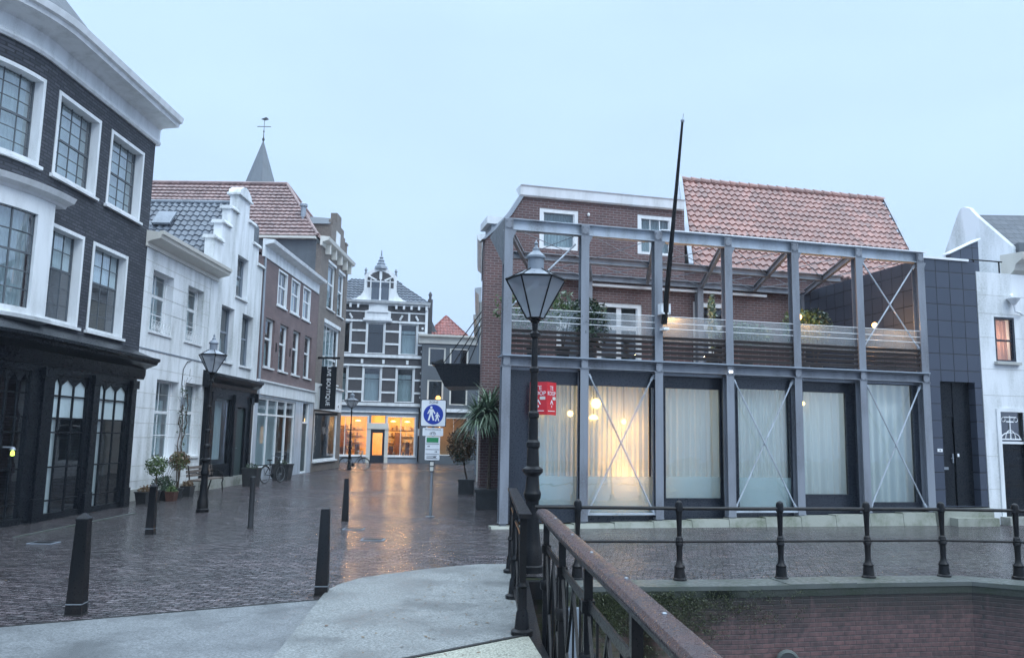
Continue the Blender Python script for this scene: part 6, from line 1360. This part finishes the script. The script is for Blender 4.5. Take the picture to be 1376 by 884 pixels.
# ------------------------------------------------------------------ bicycles
def bicycle(x, y, rot, lab, basket=False):
    t = thing('bicycle', lab, 'bicycle', W0, x, y, 0); t.rotation_euler = (0, 0, rot); OFF[t.name] = (0, 0, 0)
    for wx in (-.53, .53):
        m = MB(); m.path([(wx+.33*math.cos(a), 0, .35+.33*math.sin(a)) for a in [2*PI*i/28 for i in range(28)]], .019, 6, True); wl = m.build('wheel', 'rubber', t)
        m = MB(); m.path([(wx+.305*math.cos(a), 0, .35+.305*math.sin(a)) for a in [2*PI*i/28 for i in range(28)]], .009, 5, True)
        for i in range(14): a = 2*PI*i/14; m.tube((wx, 0, .35), (wx+.3*math.cos(a), 0, .35+.3*math.sin(a)), .0025, 3)
        m.tube((wx, -.04, .35), (wx, .04, .35), .025, 8); m.build('rim', 'galv', wl)
        m = MB(); m.path([(wx+.365*math.cos(a), 0, .35+.365*math.sin(a)) for a in [PI*(.15+.75*i/10) for i in range(11)]], .012, 5); m.build('mudguard', 'iron', t)
    m = MB(); bb = (-.08, 0, .30); sd = (-.24, 0, .82); hd = (.36, 0, .86)
    for p, q in ((bb, sd), (bb, hd), ((-.2, 0, .72), (.38, 0, .78)), (bb, (-.53, 0, .35)), ((-.22, 0, .74), (-.53, 0, .35)), ((.34, 0, .93), (.44, 0, .6)), ((.44, 0, .6), (.53, 0, .35))): m.tube(p, q, .016, 7)
    m.build('frame', 'iron', t)
    m = MB(); m.lathe(-.27, 0, [(.03, .88), (.11, .90), (.10, .94), (.03, .95)], 10); m.tube((-.24, 0, .8), (-.26, 0, .9), .014, 6); m.build('saddle', 'rubber', t)
    m = MB(); m.path([(.18, -.27, 1.06), (.30, -.24, 1.08), (.34, 0, 1.02), (.30, .24, 1.08), (.18, .27, 1.06)], .012, 6); m.tube((.34, 0, .92), (.34, 0, 1.03), .014, 6); m.build('handlebar', 'galv', t)
    m = MB(); m.lathe(0, 0, [(.01, 0), (.09, .005), (.09, .015), (.01, .02)], 14); m.v = [(bb[0]+a, c-.03, bb[2]+b) for a, b, c in m.v]; m.tube(bb, (.05, -.08, .2), .01, 5); m.tube(bb, (-.2, .08, .42), .01, 5); m.build('crank', 'iron', t)
    m = MB(); m.box(-.78, -.35, -.07, .07, .72, .74); m.tube((-.7, 0, .72), (-.53, 0, .36), .007, 4); m.build('rear_rack', 'iron', t)
    m = MB(); m.lathe(0, 0, [(.02, 0), (.045, .03), (.045, .05)], 10); m.v = [(.48+c, a, .82+b) for a, b, c in m.v]; m.build('headlight', 'sign_white', t)
bicycle(-8.75, 46.0, .02, 'black bicycle leaning on the far street lamp in front of the lit shop')
bicycle(-9.55, 33.0, 1.25, 'dark bicycle parked between the two black planters on the left')
random.seed(5)

# wet leaves and grit lying on the paving and the footway
random.seed(31); m = MB()
for i in range(420):
    k = random.random()
    if k < .45: x, y, z = random.uniform(-9.2, -.3), random.uniform(10, 26), .004
    elif k < .7: x, y, z = random.uniform(1, 10), random.uniform(13, 18), .004
    else: x, y, z = random.uniform(-1.9, .1), random.uniform(7.5, 12), .056
    if k >= .7 and (y > 9.5 and x < -1.2): continue
    a = random.uniform(0, 6.28); s = random.uniform(.008, .024)
    m.add([(x+s*math.cos(a+q), y+s*math.sin(a+q)*(.5 if j % 2 else 1), z+.002*j) for j, q in enumerate((0, 1.57, 3.14, 4.71))], [(0, 1, 2, 3)])
struct(m, 'fallen_leaves', 'leaf_dry', 'stuff', smooth=0)

# ------------------------------------------------------------------ damp air
m = MB(); m.box(-110, 110, -20, 215, -3.4, 80)
hz, Nn, Ll = newmat('haze'); o = Nn.new('ShaderNodeOutputMaterial'); v = Nn.new('ShaderNodeVolumePrincipled')
v.inputs['Color'].default_value = (.82, .90, 1, 1); v.inputs['Density'].default_value = .0005; v.inputs['Anisotropy'].default_value = .2
Ll.new(v.outputs[0], o.inputs['Volume']); MATS['haze'] = hz
struct(m, 'haze', 'haze', 'stuff', smooth=0)
